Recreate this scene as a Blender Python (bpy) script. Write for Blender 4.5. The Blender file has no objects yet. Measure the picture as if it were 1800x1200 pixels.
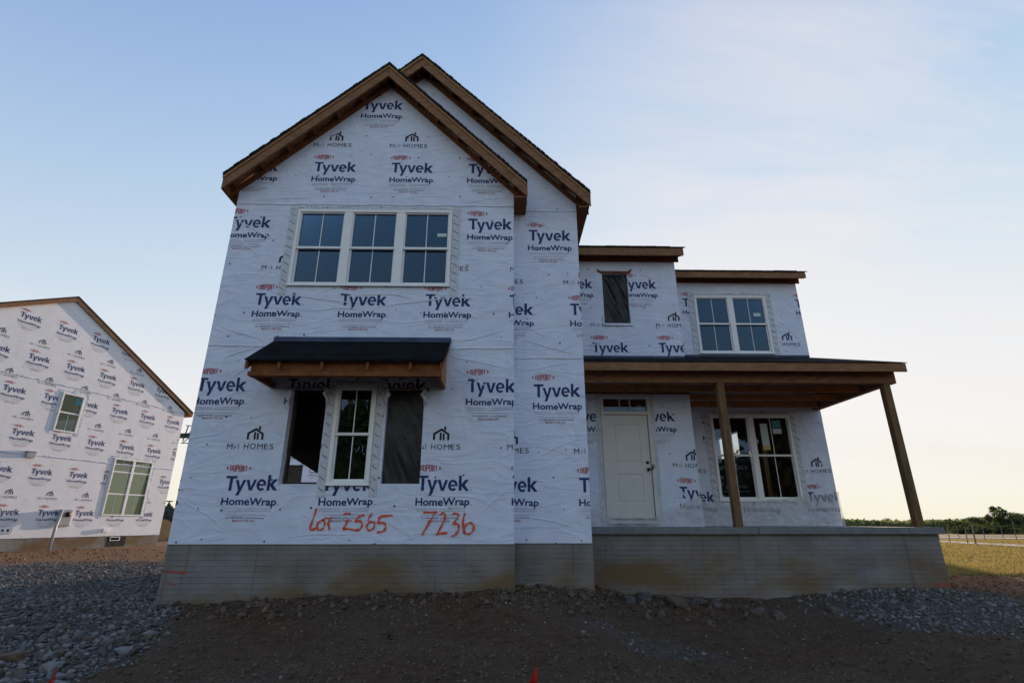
import bpy, bmesh, math, random
import numpy as np
from mathutils import Vector, Matrix, noise
R = math.radians
random.seed(7); rng = np.random.default_rng(7)
scene = bpy.context.scene
COL = scene.collection

# ------------------------------------------------------------------ camera, sky, sun
# the camera is the origin of the scene's coordinates: X right, Y towards the house, Z up (ground is about 1.1-1.6 m below)
cam = bpy.data.cameras.new('camera'); cam.lens = 18.184; cam.sensor_width = 36; cam.clip_start = .05; cam.clip_end = 6000
co = bpy.data.objects.new('camera', cam); COL.objects.link(co)
co.location = (0, 0, 0); co.rotation_euler = (R(90 + 19.221), 0, R(-.985)); scene.camera = co
SUN_AZ, SUN_EL = 20.5, 6.5            # degrees right of +Y, above the horizon
world = bpy.data.worlds.new('World'); scene.world = world; world.use_nodes = True
wn, wl = world.node_tree.nodes, world.node_tree.links
bg = wn['Background']
sky = wn.new('ShaderNodeTexSky'); sky.sky_type = 'NISHITA'; sky.sun_disc = False
sky.sun_elevation = R(SUN_EL); sky.sun_rotation = R(SUN_AZ); sky.altitude = 200
sky.air_density = 1.0; sky.dust_density = .3; sky.ozone_density = 1.8
tc = wn.new('ShaderNodeTexCoord')
def wm(op, a, b=0., clamp=False):
    q = wn.new('ShaderNodeMath'); q.operation = op; q.use_clamp = clamp
    for i, v in enumerate((a, b)):
        if isinstance(v, (int, float)): q.inputs[i].default_value = v
        else: wl.new(v, q.inputs[i])
    return q.outputs[0]
def wmix(f, a, c):
    q = wn.new('ShaderNodeMixRGB'); wl.new(f, q.inputs[0]); wl.new(a, q.inputs[1]); q.inputs[2].default_value = (*c, 1); return q.outputs[0]
xyz = wn.new('ShaderNodeSeparateXYZ'); wl.new(tc.outputs['Generated'], xyz.inputs[0])
# thin wisps of cirrus, seen only towards the sun's side of the sky
zz = wm('ADD', wm('MAXIMUM', xyz.outputs[2], 0), .25)
cx = wn.new('ShaderNodeCombineXYZ'); wl.new(wm('DIVIDE', xyz.outputs[0], zz), cx.inputs[0]); wl.new(wm('DIVIDE', xyz.outputs[1], zz), cx.inputs[1])
mp = wn.new('ShaderNodeMapping'); mp.inputs['Rotation'].default_value = (0, 0, R(62)); mp.inputs['Scale'].default_value = (.45, 1.9, 1)
wl.new(cx.outputs[0], mp.inputs['Vector'])
cn = wn.new('ShaderNodeTexNoise'); cn.inputs['Scale'].default_value = 1.3; cn.inputs['Detail'].default_value = 8; cn.inputs['Roughness'].default_value = .58; cn.inputs['Distortion'].default_value = .5
wl.new(mp.outputs[0], cn.inputs['Vector'])
cl = wm('MULTIPLY', wm('MULTIPLY', wm('SUBTRACT', cn.outputs['Fac'], .47), 6.0, True), wm('MULTIPLY', wm('ADD', xyz.outputs[0], .05, True), wm('ADD', xyz.outputs[1], .1, True), True), True)
c1 = wmix(wm('MULTIPLY', cl, .95), sky.outputs[0], (2.7, 2.9, 2.3))
# the paler, warmer air along the horizon on the sun's side
hz = wm('MULTIPLY', wm('POWER', wm('SUBTRACT', 1, wm('MULTIPLY', wm('MAXIMUM', xyz.outputs[2], 0), 2.7), True), 2.0), wm('ADD', wm('MULTIPLY', xyz.outputs[1], .6), .35, True))
pale = wm('MULTIPLY', wm('POWER', wm('SUBTRACT', 1, wm('MULTIPLY', wm('MAXIMUM', xyz.outputs[2], 0), 1.3), True), 1.5), wm('ADD', wm('MULTIPLY', xyz.outputs[1], .8), .1, True))
c1 = wmix(wm('MULTIPLY', pale, .85), c1, (1.7, 2.2, 2.0))
c2 = wmix(wm('MULTIPLY', hz, .92), c1, (4.4, 3.5, 1.05))
# soft shoulder: the brightest sky round the sun rolls off instead of clipping
sc_ = wn.new('ShaderNodeSeparateColor'); cc_ = wn.new('ShaderNodeCombineColor'); wl.new(c2, sc_.inputs[0])
for i, (tint, top) in enumerate(((1.17, 1.79), (1.02, 1.75), (1.34, 1.69))):
    x_ = wm('MULTIPLY', sc_.outputs[i], tint); wl.new(wm('DIVIDE', x_, wm('POWER', wm('ADD', 1, wm('POWER', wm('DIVIDE', x_, top), 2.4)), 1 / 2.4)), cc_.inputs[i])
wl.new(cc_.outputs[0], bg.inputs['Color'])
bg.inputs['Strength'].default_value = .15
sl = bpy.data.lights.new('sun', 'SUN'); sl.energy = 2.3; sl.angle = R(.5); sl.color = (1, .75, .55)
so = bpy.data.objects.new('sun', sl); COL.objects.link(so)
sd = Vector((math.sin(R(SUN_AZ)) * math.cos(R(SUN_EL)), math.cos(R(SUN_AZ)) * math.cos(R(SUN_EL)), math.sin(R(SUN_EL))))
so.rotation_euler = sd.to_track_quat('Z', 'Y').to_euler(); so.location = sd * 60
scene.view_settings.view_transform = 'Standard'; scene.view_settings.look = 'None'
scene.view_settings.exposure = 1.86; scene.view_settings.gamma = 1
scene.render.engine = 'CYCLES'
scene.cycles.max_bounces = 6; scene.cycles.transparent_max_bounces = 12

# ------------------------------------------------------------------ helpers
def tag(o, label=None, cat=None, group=None, kind=None):
    for k, v in (('label', label), ('category', cat), ('group', group), ('kind', kind)):
        if v: o[k] = v
    return o
def empty(name, loc, label, cat, group=None):
    o = bpy.data.objects.new(name, None); COL.objects.link(o); o.location = loc; o.empty_display_size = .2
    return tag(o, label, cat, group)
def link(name, me, mats, parent=None):
    o = bpy.data.objects.new(name, me); COL.objects.link(o)
    for m in (mats if isinstance(mats, (list, tuple)) else [mats]): me.materials.append(m)
    if parent:
        o.parent = parent
        p = parent; t = Vector((0, 0, 0))
        while p: t += p.location; p = p.parent
        o.location = -t if parent.type == 'EMPTY' else Vector((0, 0, 0))
    return o
class MB:
    """collects shapes in world coordinates into one mesh"""
    def __init__(s): s.v = []; s.f = []; s.m = []
    def add(s, vs, fs, m=0):
        k = len(s.v); s.v += [tuple(p) for p in vs]; s.f += [[i + k for i in f] for f in fs]; s.m += [m] * len(fs); return s
    def box(s, x0, x1, y0, y1, z0, z1, m=0):
        x0, x1 = min(x0, x1), max(x0, x1); y0, y1 = min(y0, y1), max(y0, y1); z0, z1 = min(z0, z1), max(z0, z1)
        return s.add([(x0, y0, z0), (x1, y0, z0), (x1, y1, z0), (x0, y1, z0), (x0, y0, z1), (x1, y0, z1), (x1, y1, z1), (x0, y1, z1)],
                     [(0, 3, 2, 1), (4, 5, 6, 7), (0, 1, 5, 4), (1, 2, 6, 5), (2, 3, 7, 6), (3, 0, 4, 7)], m)
    def prism(s, poly, a, b, axis='y', m=0):
        """poly of (u,w) extruded along axis from a to b;  y: (x,z)   x: (y,z)   z: (x,y)"""
        n = len(poly)
        g = {'y': lambda p, t: (p[0], t, p[1]), 'x': lambda p, t: (t, p[0], p[1]), 'z': lambda p, t: (p[0], p[1], t)}[axis]
        vs = [g(p, a) for p in poly] + [g(p, b) for p in poly]
        fs = [tuple(range(n)), tuple(range(2 * n - 1, n - 1, -1))] + [(i, i + n, (i + 1) % n + n, (i + 1) % n) for i in range(n)]
        return s.add(vs, fs, m)
    def bar(s, a, b, w, h, m=0, up=(0, 0, 1)):
        a, b = Vector(a), Vector(b); d = (b - a).normalized(); u = Vector(up); r = d.cross(u)
        if r.length < 1e-4: r = d.cross(Vector((1, 0, 0)))
        r.normalize(); u = r.cross(d); vs = []
        for p in (a, b):
            for i, j in ((-1, -1), (1, -1), (1, 1), (-1, 1)): vs.append(p + r * (i * w / 2) + u * (j * h / 2))
        return s.add(vs, [(0, 1, 2, 3), (7, 6, 5, 4), (0, 4, 5, 1), (1, 5, 6, 2), (2, 6, 7, 3), (3, 7, 4, 0)], m)
    def tube(s, pts, rad, n=8, m=0):
        pts = [Vector(p) for p in pts]; rads = rad if isinstance(rad, (list, tuple)) else [rad] * len(pts); vs = []; fs = []
        for i, p in enumerate(pts):
            d = (pts[min(i + 1, len(pts) - 1)] - pts[max(i - 1, 0)]).normalized()
            r = d.cross(Vector((.13, .31, .94)) if abs(d.z) < .9 else Vector((1, 0, 0))).normalized(); u = r.cross(d)
            for k in range(n):
                t = 2 * math.pi * k / n; vs.append(p + (r * math.cos(t) + u * math.sin(t)) * rads[i])
        for i in range(len(pts) - 1):
            for k in range(n): fs.append((i * n + k, i * n + (k + 1) % n, (i + 1) * n + (k + 1) % n, (i + 1) * n + k))
        fs.append(tuple(range(n - 1, -1, -1))); fs.append(tuple((len(pts) - 1) * n + k for k in range(n)))
        return s.add(vs, fs, m)
    def build(s, name, mats, parent=None, bevel=0, smooth=False):
        me = bpy.data.meshes.new(name); me.from_pydata(s.v, [], s.f); me.update()
        me.polygons.foreach_set('material_index', s.m)
        bm = bmesh.new(); bm.from_mesh(me); bmesh.ops.recalc_face_normals(bm, faces=bm.faces); bm.to_mesh(me); bm.free()
        if smooth: me.polygons.foreach_set('use_smooth', [True] * len(me.polygons))
        o = link(name, me, mats, parent)
        if bevel:
            b = o.modifiers.new('bevel', 'BEVEL'); b.width = bevel; b.segments = 2; b.limit_method = 'ANGLE'; b.angle_limit = R(40)
        return o

# ------------------------------------------------------------------ materials
def mat(name, c1, c2=None, scale=4, rough=.8, bump=0, bscale=30, bdist=.01, stretch=(1, 1, 1), detail=6, spec=.3, metal=0, lo=.35, hi=.65):
    m = bpy.data.materials.new(name); m.use_nodes = True; n, l = m.node_tree.nodes, m.node_tree.links
    b = n['Principled BSDF']; b.inputs['Roughness'].default_value = rough; b.inputs['Specular IOR Level'].default_value = spec; b.inputs['Metallic'].default_value = metal
    t = n.new('ShaderNodeTexCoord'); mpp = n.new('ShaderNodeMapping'); mpp.inputs['Scale'].default_value = stretch; l.new(t.outputs['Object'], mpp.inputs[0])
    if c2:
        z = n.new('ShaderNodeTexNoise'); z.inputs['Scale'].default_value = scale; z.inputs['Detail'].default_value = detail; z.inputs['Roughness'].default_value = .6
        l.new(mpp.outputs[0], z.inputs['Vector'])
        r = n.new('ShaderNodeValToRGB'); r.color_ramp.elements[0].position = lo; r.color_ramp.elements[1].position = hi
        r.color_ramp.elements[0].color = (*c1, 1); r.color_ramp.elements[1].color = (*c2, 1)
        l.new(z.outputs['Fac'], r.inputs[0]); l.new(r.outputs[0], b.inputs['Base Color'])
    else: b.inputs['Base Color'].default_value = (*c1, 1)
    if bump:
        z2 = n.new('ShaderNodeTexNoise'); z2.inputs['Scale'].default_value = bscale; z2.inputs['Detail'].default_value = 5; l.new(mpp.outputs[0], z2.inputs['Vector'])
        bp = n.new('ShaderNodeBump'); bp.inputs['Strength'].default_value = bump; bp.inputs['Distance'].default_value = bdist
        l.new(z2.outputs['Fac'], bp.inputs['Height']); l.new(bp.outputs[0], b.inputs['Normal'])
    return m
def knots(m, scale=2.6, size=.05):
    """dark knots and nail marks scattered over a board"""
    n, l = m.node_tree.nodes, m.node_tree.links; b = n['Principled BSDF']; base = b.inputs['Base Color'].links[0].from_socket
    t = n.new('ShaderNodeTexCoord')
    for sc_k, sz_k, f_k in ((scale, size, .75), (scale * 3.1, size * .55, .6)):
        v = n.new('ShaderNodeTexVoronoi'); v.inputs['Scale'].default_value = sc_k; l.new(t.outputs['Object'], v.inputs[0])
        r = n.new('ShaderNodeMapRange'); r.inputs[1].default_value = sz_k * .5; r.inputs[2].default_value = sz_k * 1.6; r.inputs[3].default_value = f_k; r.inputs[4].default_value = 0; l.new(v.outputs['Distance'], r.inputs[0])
        x = n.new('ShaderNodeMixRGB'); x.inputs[2].default_value = (.03, .016, .009, 1); l.new(r.outputs[0], x.inputs[0]); l.new(base, x.inputs[1]); base = x.outputs[0]
    l.new(base, b.inputs['Base Color'])
def wrap_group():
    """bump of the house wrap: creases pulled taut, soft billows and vertical stud lines"""
    g = bpy.data.node_groups.new('wrap_wrinkles', 'ShaderNodeTree'); g.interface.new_socket('Normal', in_out='OUTPUT', socket_type='NodeSocketVector')
    n, l = g.nodes, g.links; out = n.new('NodeGroupOutput'); t = n.new('ShaderNodeTexCoord')
    def nz(scale, detail, st, rot, dist=0):
        mpp = n.new('ShaderNodeMapping'); mpp.inputs['Scale'].default_value = st; mpp.inputs['Rotation'].default_value = rot; l.new(t.outputs['Object'], mpp.inputs[0])
        z = n.new('ShaderNodeTexNoise'); z.inputs['Scale'].default_value = scale; z.inputs['Detail'].default_value = detail; z.inputs['Distortion'].default_value = dist
        l.new(mpp.outputs[0], z.inputs['Vector']); return z.outputs['Fac']
    def mth(op, a, b):
        q = n.new('ShaderNodeMath'); q.operation = op
        for i, v in enumerate((a, b)):
            if isinstance(v, (int, float)): q.inputs[i].default_value = v
            else: l.new(v, q.inputs[i])
        return q.outputs[0]
    def ridge(f, w): return mth('MAXIMUM', mth('SUBTRACT', 1, mth('MULTIPLY', mth('ABSOLUTE', mth('SUBTRACT', f, .5), 0), w)), 0)
    a = ridge(nz(1.5, 3, (1, 1, .45), (0, R(28), R(10)), .8), 9)
    b = ridge(nz(1.9, 3, (.5, 1, 1.6), (0, R(-20), R(5)), .9), 10)
    c = nz(2.2, 2, (1, 1, .8), (0, 0, 0), .3)
    d = nz(26, 4, (1, 1, .6), (0, 0, 0))
    h = mth('ADD', mth('ADD', mth('MULTIPLY', a, .30), mth('MULTIPLY', b, .34)), mth('ADD', mth('MULTIPLY', c, .9), mth('MULTIPLY', d, .025)))
    bp = n.new('ShaderNodeBump'); bp.inputs['Strength'].default_value = .44; bp.inputs['Distance'].default_value = .045
    l.new(h, bp.inputs['Height']); l.new(bp.outputs[0], out.inputs[0]); return g
WG = wrap_group()
def wmat(name, c, c2=None, rough=.6, scale=3):
    m = mat(name, c, c2, scale=scale, rough=rough, spec=.25)
    gn = m.node_tree.nodes.new('ShaderNodeGroup'); gn.node_tree = WG
    m.node_tree.links.new(gn.outputs[0], m.node_tree.nodes['Principled BSDF'].inputs['Normal']); return m
M = {}
M['wrap'] = wmat('house_wrap_white', (.60, .655, .79), (.67, .72, .84))
M['navy'] = wmat('ink_navy', (.018, .030, .115), (.026, .042, .15), scale=9)
M['red'] = wmat('ink_red', (.36, .035, .04), (.44, .06, .06), scale=9)
M['black'] = wmat('ink_black', (.012, .012, .018), (.02, .02, .028), scale=9)
M['grey'] = wmat('ink_grey', (.30, .31, .36), (.42, .43, .47), scale=9)
M['wrap_flat'] = mat('neighbour_wrap_white', (.70, .71, .75), (.75, .76, .79), scale=3, rough=.6, bump=.12, bscale=2.2, bdist=.03)
M['cap'] = mat('nail_cap_green', (.01, .045, .03), rough=.5)
M['tape'] = wmat('flashing_tape_grey', (.50, .53, .57), (.60, .63, .67), scale=12)
M['vinyl'] = mat('white_vinyl', (.78, .78, .77), (.82, .82, .82), rough=.45, spec=.4)
M['concrete'] = None
M['wood'] = mat('weathered_timber', (.16, .080, .038), (.29, .155, .078), scale=5, rough=.85, bump=.35, bscale=30, bdist=.006, stretch=(1, 1, 3), lo=.3, hi=.7)
M['fresh'] = mat('fresh_orange_timber', (.13, .044, .015), (.23, .085, .030), scale=6, rough=.85, bump=.3, bscale=30, bdist=.005, lo=.3, hi=.7)
M['beam'] = mat('engineered_beam', (.15, .07, .035), (.29, .15, .075), scale=14, rough=.85, bump=.4, bscale=40, bdist=.006, stretch=(.5, 1, 2), lo=.3, hi=.7)
M['treated'] = mat('treated_post', (.10, .056, .025), (.19, .112, .052), scale=7, rough=.85, bump=.3, bscale=25, stretch=(3, 3, .35), lo=.3, hi=.7)
M['porch_timber'] = mat('brightened_porch_timber', (.34, .15, .062), (.50, .26, .12), scale=6, rough=.85, bump=.3, bscale=30, bdist=.005, lo=.3, hi=.7)  # fresh timber with the bounced light under the porch put into its colour
M['osb'] = mat('osb_sheathing', (.26, .125, .055), (.42, .23, .11), scale=18, rough=.9, bump=.3, bscale=40, lo=.35, hi=.65)
M['shingle'] = mat('charcoal_shingle', (.012, .012, .014), (.035, .034, .034), scale=22, rough=.95, bump=.6, bscale=60, bdist=.01)
M['felt'] = mat('black_underlayment', (.005, .0055, .007), (.010, .0105, .013), scale=2, rough=.95, spec=.08, bump=.25, bscale=8, bdist=.01)
M['blueflash'] = wmat('blue_flashing', (.03, .05, .10), (.05, .075, .14), rough=.5)
M['doorpaint'] = mat('primed_door', (.60, .58, .55), (.64, .62, .59), rough=.5, spec=.4)
M['metal_dark'] = mat('dark_bronze_metal', (.03, .028, .026), rough=.4, metal=.8)
M['metal_grey'] = mat('grey_painted_metal', (.30, .31, .32), (.36, .37, .38), rough=.5)
M['sticker'] = mat('pale_sticker', (.50, .60, .58), rough=.6)
M['yellowpaper'] = mat('yellow_sticker', (.55, .42, .12), rough=.6)
M['tealpaper'] = mat('teal_sticker', (.08, .25, .27), rough=.6)
M['signgreen'] = mat('sign_dark_green', (.010, .028, .020), rough=.5)
M['signwhite'] = mat('sign_lettering', (.60, .62, .60), rough=.5)
M['orange'] = mat('spray_orange', (.62, .07, .022), (.72, .12, .03), scale=20, rough=.8)
M['faded_orange'] = mat('faded_spray_orange', (.20, .10, .075), (.40, .075, .035), scale=16, rough=.9)
M['inside_shade'] = mat('interior_shade', (.045, .038, .032), (.065, .055, .047), rough=.95, spec=.1)  # dimness of the unlit rooms put into the colour of inner surfaces
M['flag'] = mat('red_flag', (.45, .012, .012), (.55, .02, .015), rough=.7)
M['wire'] = mat('thin_wire', (.25, .25, .25), rough=.4, metal=.7)
M['tan'] = mat('tan_machine_paint', (.34, .20, .075), (.40, .25, .10), rough=.5)
M['rubber'] = mat('black_rubber', (.018, .018, .018), (.03, .03, .03), rough=.9, bump=.3)
M['machine'] = mat('dark_machine_paint', (.02, .035, .03), (.03, .05, .042), rough=.5)
M['path'] = mat('pale_concrete_path', (.40, .38, .35), (.50, .48, .44), rough=.9)
M['post'] = mat('grey_weathered_post', (.13, .11, .09), (.22, .19, .16), rough=.9)
M['bark'] = mat('bark', (.05, .036, .026), (.09, .066, .048), rough=.95, bump=.5, bscale=12, bdist=.03)
for k_ in ('wood', 'fresh', 'treated', 'beam', 'porch_timber'): knots(M[k_])
def concrete():
    """poured wall cast against ribbed forms: fine level joints, panel joints, clay wash and damp runs"""
    m = mat('cast_concrete', (.165, .165, .168), (.24, .235, .228), scale=2.2, rough=.9)
    n, l = m.node_tree.nodes, m.node_tree.links; b = n['Principled BSDF']; base = b.inputs['Base Color'].links[0].from_socket
    t = n.new('ShaderNodeTexCoord'); sp = n.new('ShaderNodeSeparateXYZ'); l.new(t.outputs['Object'], sp.inputs[0])
    def mth(op, *a):
        q = n.new('ShaderNodeMath'); q.operation = op
        for i, v in enumerate(a):
            if isinstance(v, (int, float)): q.inputs[i].default_value = v
            else: l.new(v, q.inputs[i])
        return q.outputs[0]
    def joint(coord, period, width, off=0.):
        f = mth('FRACT', mth('DIVIDE', mth('ADD', coord, off), period)); d = mth('ABSOLUTE', mth('SUBTRACT', f, .5))
        return mth('GREATER_THAN', d, .5 - width / period / 2)
    hor = mth('ADD', sp.outputs[0], sp.outputs[1])
    jz = joint(sp.outputs[2], .0762, .011); jx = joint(hor, .61, .010, .2)
    nz = n.new('ShaderNodeTexNoise'); nz.inputs['Scale'].default_value = 3.5; nz.inputs['Detail'].default_value = 6; l.new(t.outputs['Object'], nz.inputs[0])
    j = mth('MULTIPLY', mth('MAXIMUM', jz, mth('MULTIPLY', jx, .8)), mth('MINIMUM', mth('MAXIMUM', mth('MULTIPLY', mth('SUBTRACT', nz.outputs['Fac'], .36), 3.2), .1), .8))
    mp1 = n.new('ShaderNodeMapping'); mp1.inputs['Scale'].default_value = (.55, .55, 1.1); l.new(t.outputs['Object'], mp1.inputs[0])
    n1 = n.new('ShaderNodeTexNoise'); n1.inputs['Scale'].default_value = 1.6; n1.inputs['Detail'].default_value = 5; l.new(mp1.outputs[0], n1.inputs[0])
    rr = n.new('ShaderNodeValToRGB'); rr.color_ramp.elements[0].position = .36; rr.color_ramp.elements[1].position = .62; l.new(n1.outputs['Fac'], rr.inputs[0])
    # clay washed on to the lower courses
    low = mth('MULTIPLY', rr.outputs[0], mth('MINIMUM', mth('MAXIMUM', mth('MULTIPLY', mth('SUBTRACT', -.30, sp.outputs[2]), 2.4), .22), .95))
    c1 = n.new('ShaderNodeMixRGB'); c1.inputs[2].default_value = (.155, .098, .045, 1); l.new(low, c1.inputs[0]); l.new(base, c1.inputs[1])
    mp2 = n.new('ShaderNodeMapping'); mp2.inputs['Scale'].default_value = (5, 5, .22); l.new(t.outputs['Object'], mp2.inputs[0])
    n2 = n.new('ShaderNodeTexNoise'); n2.inputs['Scale'].default_value = 1.5; n2.inputs['Detail'].default_value = 4; l.new(mp2.outputs[0], n2.inputs[0])
    r2 = n.new('ShaderNodeValToRGB'); r2.color_ramp.elements[0].position = .60; r2.color_ramp.elements[1].position = .72; l.new(n2.outputs['Fac'], r2.inputs[0])
    c2 = n.new('ShaderNodeMixRGB'); c2.inputs[2].default_value = (.10, .085, .07, 1); l.new(mth('MULTIPLY', r2.outputs[0], .55), c2.inputs[0]); l.new(c1.outputs[0], c2.inputs[1])
    c3 = n.new('ShaderNodeMixRGB'); c3.inputs[2].default_value = (.075, .07, .065, 1); l.new(mth('MULTIPLY', j, .8), c3.inputs[0]); l.new(c2.outputs[0], c3.inputs[1])
    l.new(c3.outputs[0], b.inputs['Base Color'])
    bp = n.new('ShaderNodeBump'); bp.inputs['Strength'].default_value = .6; bp.inputs['Distance'].default_value = .008
    l.new(mth('SUBTRACT', mth('MULTIPLY', nz.outputs['Fac'], .4), j), bp.inputs['Height']); l.new(bp.outputs[0], b.inputs['Normal'])
    return m
M['concrete'] = concrete()
M['slab'] = mat('porch_slab_concrete', (.15, .15, .155), (.20, .20, .205), scale=5, rough=.9, bump=.2, bscale=40)
def glass(name='window_glass', refl=(.42, .66, 1)):
    m = bpy.data.materials.new(name); m.use_nodes = True; n, l = m.node_tree.nodes, m.node_tree.links; n.remove(n['Principled BSDF'])
    tr = n.new('ShaderNodeBsdfTransparent'); tr.inputs[0].default_value = (.72, .76, .77, 1)
    gl = n.new('ShaderNodeBsdfGlossy'); gl.inputs['Roughness'].default_value = .012; gl.inputs[0].default_value = (*refl, 1)
    fr = n.new('ShaderNodeFresnel'); fr.inputs['IOR'].default_value = 1.62
    ma = n.new('ShaderNodeMath'); ma.operation = 'MULTIPLY'; ma.inputs[1].default_value = .85; ma.use_clamp = True; l.new(fr.outputs[0], ma.inputs[0])
    mi = n.new('ShaderNodeMixShader'); l.new(ma.outputs[0], mi.inputs[0]); l.new(tr.outputs[0], mi.inputs[1]); l.new(gl.outputs[0], mi.inputs[2])
    l.new(mi.outputs[0], n['Material Output'].inputs[0]); return m
M['glass'] = glass()
M['glass_green'] = glass('green_reflection_glass', (.52, .56, .40))  # khaki reflections and glow of the neighbour's panes put into the glass tint
def film(name, col, alpha, rough):
    m = bpy.data.materials.new(name); m.use_nodes = True; n, l = m.node_tree.nodes, m.node_tree.links; b = n['Principled BSDF']
    b.inputs['Base Color'].default_value = (*col, 1); b.inputs['Roughness'].default_value = rough
    tr = n.new('ShaderNodeBsdfTransparent'); t = n.new('ShaderNodeTexCoord'); z = n.new('ShaderNodeTexNoise'); z.inputs['Scale'].default_value = 5; z.inputs['Detail'].default_value = 4
    l.new(t.outputs['Object'], z.inputs[0]); r = n.new('ShaderNodeMapRange'); r.inputs[3].default_value = alpha - .18; r.inputs[4].default_value = alpha + .18; r.inputs[1].default_value = .3; r.inputs[2].default_value = .7
    l.new(z.outputs['Fac'], r.inputs[0]); mi = n.new('ShaderNodeMixShader'); l.new(r.outputs[0], mi.inputs[0]); l.new(tr.outputs[0], mi.inputs[1]); l.new(b.outputs[0], mi.inputs[2])
    l.new(mi.outputs[0], n['Material Output'].inputs[0]); return m
M['plastic'] = film('clear_poly_sheet', (.62, .63, .65), .45, .35)
M['darkfilm'] = film('grey_poly_film', (.006, .0065, .009), .84, .42)
def leafmat(name, a, b):
    m = mat(name, a, b, scale=.9, rough=.75, spec=.2); n, l = m.node_tree.nodes, m.node_tree.links; p = n['Principled BSDF']
    tl = n.new('ShaderNodeBsdfTranslucent'); tl.inputs[0].default_value = (b[0] * 1.3, b[1] * 1.3, b[2], 1); mi = n.new('ShaderNodeMixShader'); mi.inputs[0].default_value = .4
    l.new(p.outputs[0], mi.inputs[1]); l.new(tl.outputs[0], mi.inputs[2]); l.new(mi.outputs[0], n['Material Output'].inputs[0]); return m
M['leaf'] = leafmat('leaf_green', (.035, .055, .02), (.07, .10, .035))
M['leafdark'] = leafmat('leaf_dark', (.035, .05, .022), (.065, .085, .034))
M['leaffar'] = leafmat('leaf_hazed', (.085, .105, .05), (.14, .16, .075))  # distance haze put into the leaf colour of the far trees
M['leafrust'] = leafmat('leaf_rust', (.05, .05, .02), (.13, .08, .03))
M['grass'] = leafmat('dry_grass', (.14, .125, .048), (.26, .205, .085))

# ------------------------------------------------------------------ lettering
_dg = None
def text_geo(s, cap, width, bold=0., sx_only=False):
    """flat outlines of a word: left edge 0, baseline 0, capital height cap, stretched to width"""
    def raw(st):
        c = bpy.data.curves.new('t', 'FONT'); c.body = st; c.resolution_u = 3; c.offset = bold; c.fill_mode = 'FRONT' if False else c.fill_mode
        o = bpy.data.objects.new('t', c); COL.objects.link(o); bpy.context.view_layer.update()
        me = bpy.data.meshes.new_from_object(o.evaluated_get(bpy.context.evaluated_depsgraph_get()))
        v = np.array([tuple(p.co)[:2] for p in me.vertices]); f = [tuple(p.vertices) for p in me.polygons]
        bpy.data.objects.remove(o); bpy.data.curves.remove(c); bpy.data.meshes.remove(me); return v, f
    h, _ = raw('H'); v, f = raw(s); y0 = h[:, 1].min(); k = cap / (h[:, 1].max() - y0)
    v = v.copy(); v[:, 1] = (v[:, 1] - y0) * k; v[:, 0] -= v[:, 0].min()
    v[:, 0] *= (width / v[:, 0].max()) if width else k
    return v, f
def poly_geo(*polys):
    v = []; f = []
    for p in polys: f.append(tuple(range(len(v), len(v) + len(p)))); v += list(p)
    return np.array(v, float), f
def rects(*rs): return poly_geo(*[[(a, c), (b, c), (b, d), (a, d)] for a, b, c, d in rs])
def shift(g, du, dv): return g[0] + np.array([du, dv]), g[1]
def tyvek_geo(k, u0, v0):
    """the five heavy letters, drawn on a capital height of 1"""
    G = [[(0, .84), (.265, .84), (.265, 0), (.47, 0), (.47, .84), (.735, .84), (.735, 1), (0, 1)],
         [(p + .66, q) for p, q in ((0, .73), (.21, .73), (.37, .22), (.50, .73), (.71, .73), (.34, -.33), (.13, -.33), (.26, .02))],
         [(p + 1.375, q) for p, q in ((0, .73), (.21, .73), (.365, .2), (.51, .73), (.715, .73), (.465, 0), (.26, 0))],
         [(p + 2.84, q) for p, q in ((0, 0), (.2, 0), (.2, .30), (.47, 0), (.735, 0), (.41, .385), (.71, .73), (.455, .73), (.2, .44), (.2, 1.02), (0, 1.02))]]
    cx, cy, rx, ry, t = 2.43, .365, .325, .385, .175                      # the e: an open ring and its bar
    o = lambda a: (cx + rx * math.cos(a), cy + ry * math.sin(a)); i_ = lambda a: (cx + (rx - t) * math.cos(a), cy + (ry - t + .02) * math.sin(a))
    an = [R(-10 + 325 * j / 30) for j in range(31)]
    G += [[i_(an[j]), o(an[j]), o(an[j + 1]), i_(an[j + 1])] for j in range(30)]
    zi = lambda y: (rx - t) * math.sqrt(max(0, 1 - ((y - cy) / (ry - t + .02)) ** 2))
    G.append([(cx - zi(.30), .30), (cx + zi(.30), .30), (cx + zi(.42), .42), (cx - zi(.42), .42)])
    return [poly_geo([(p * k + u0, q * k + v0) for p, q in g]) for g in G]
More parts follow.
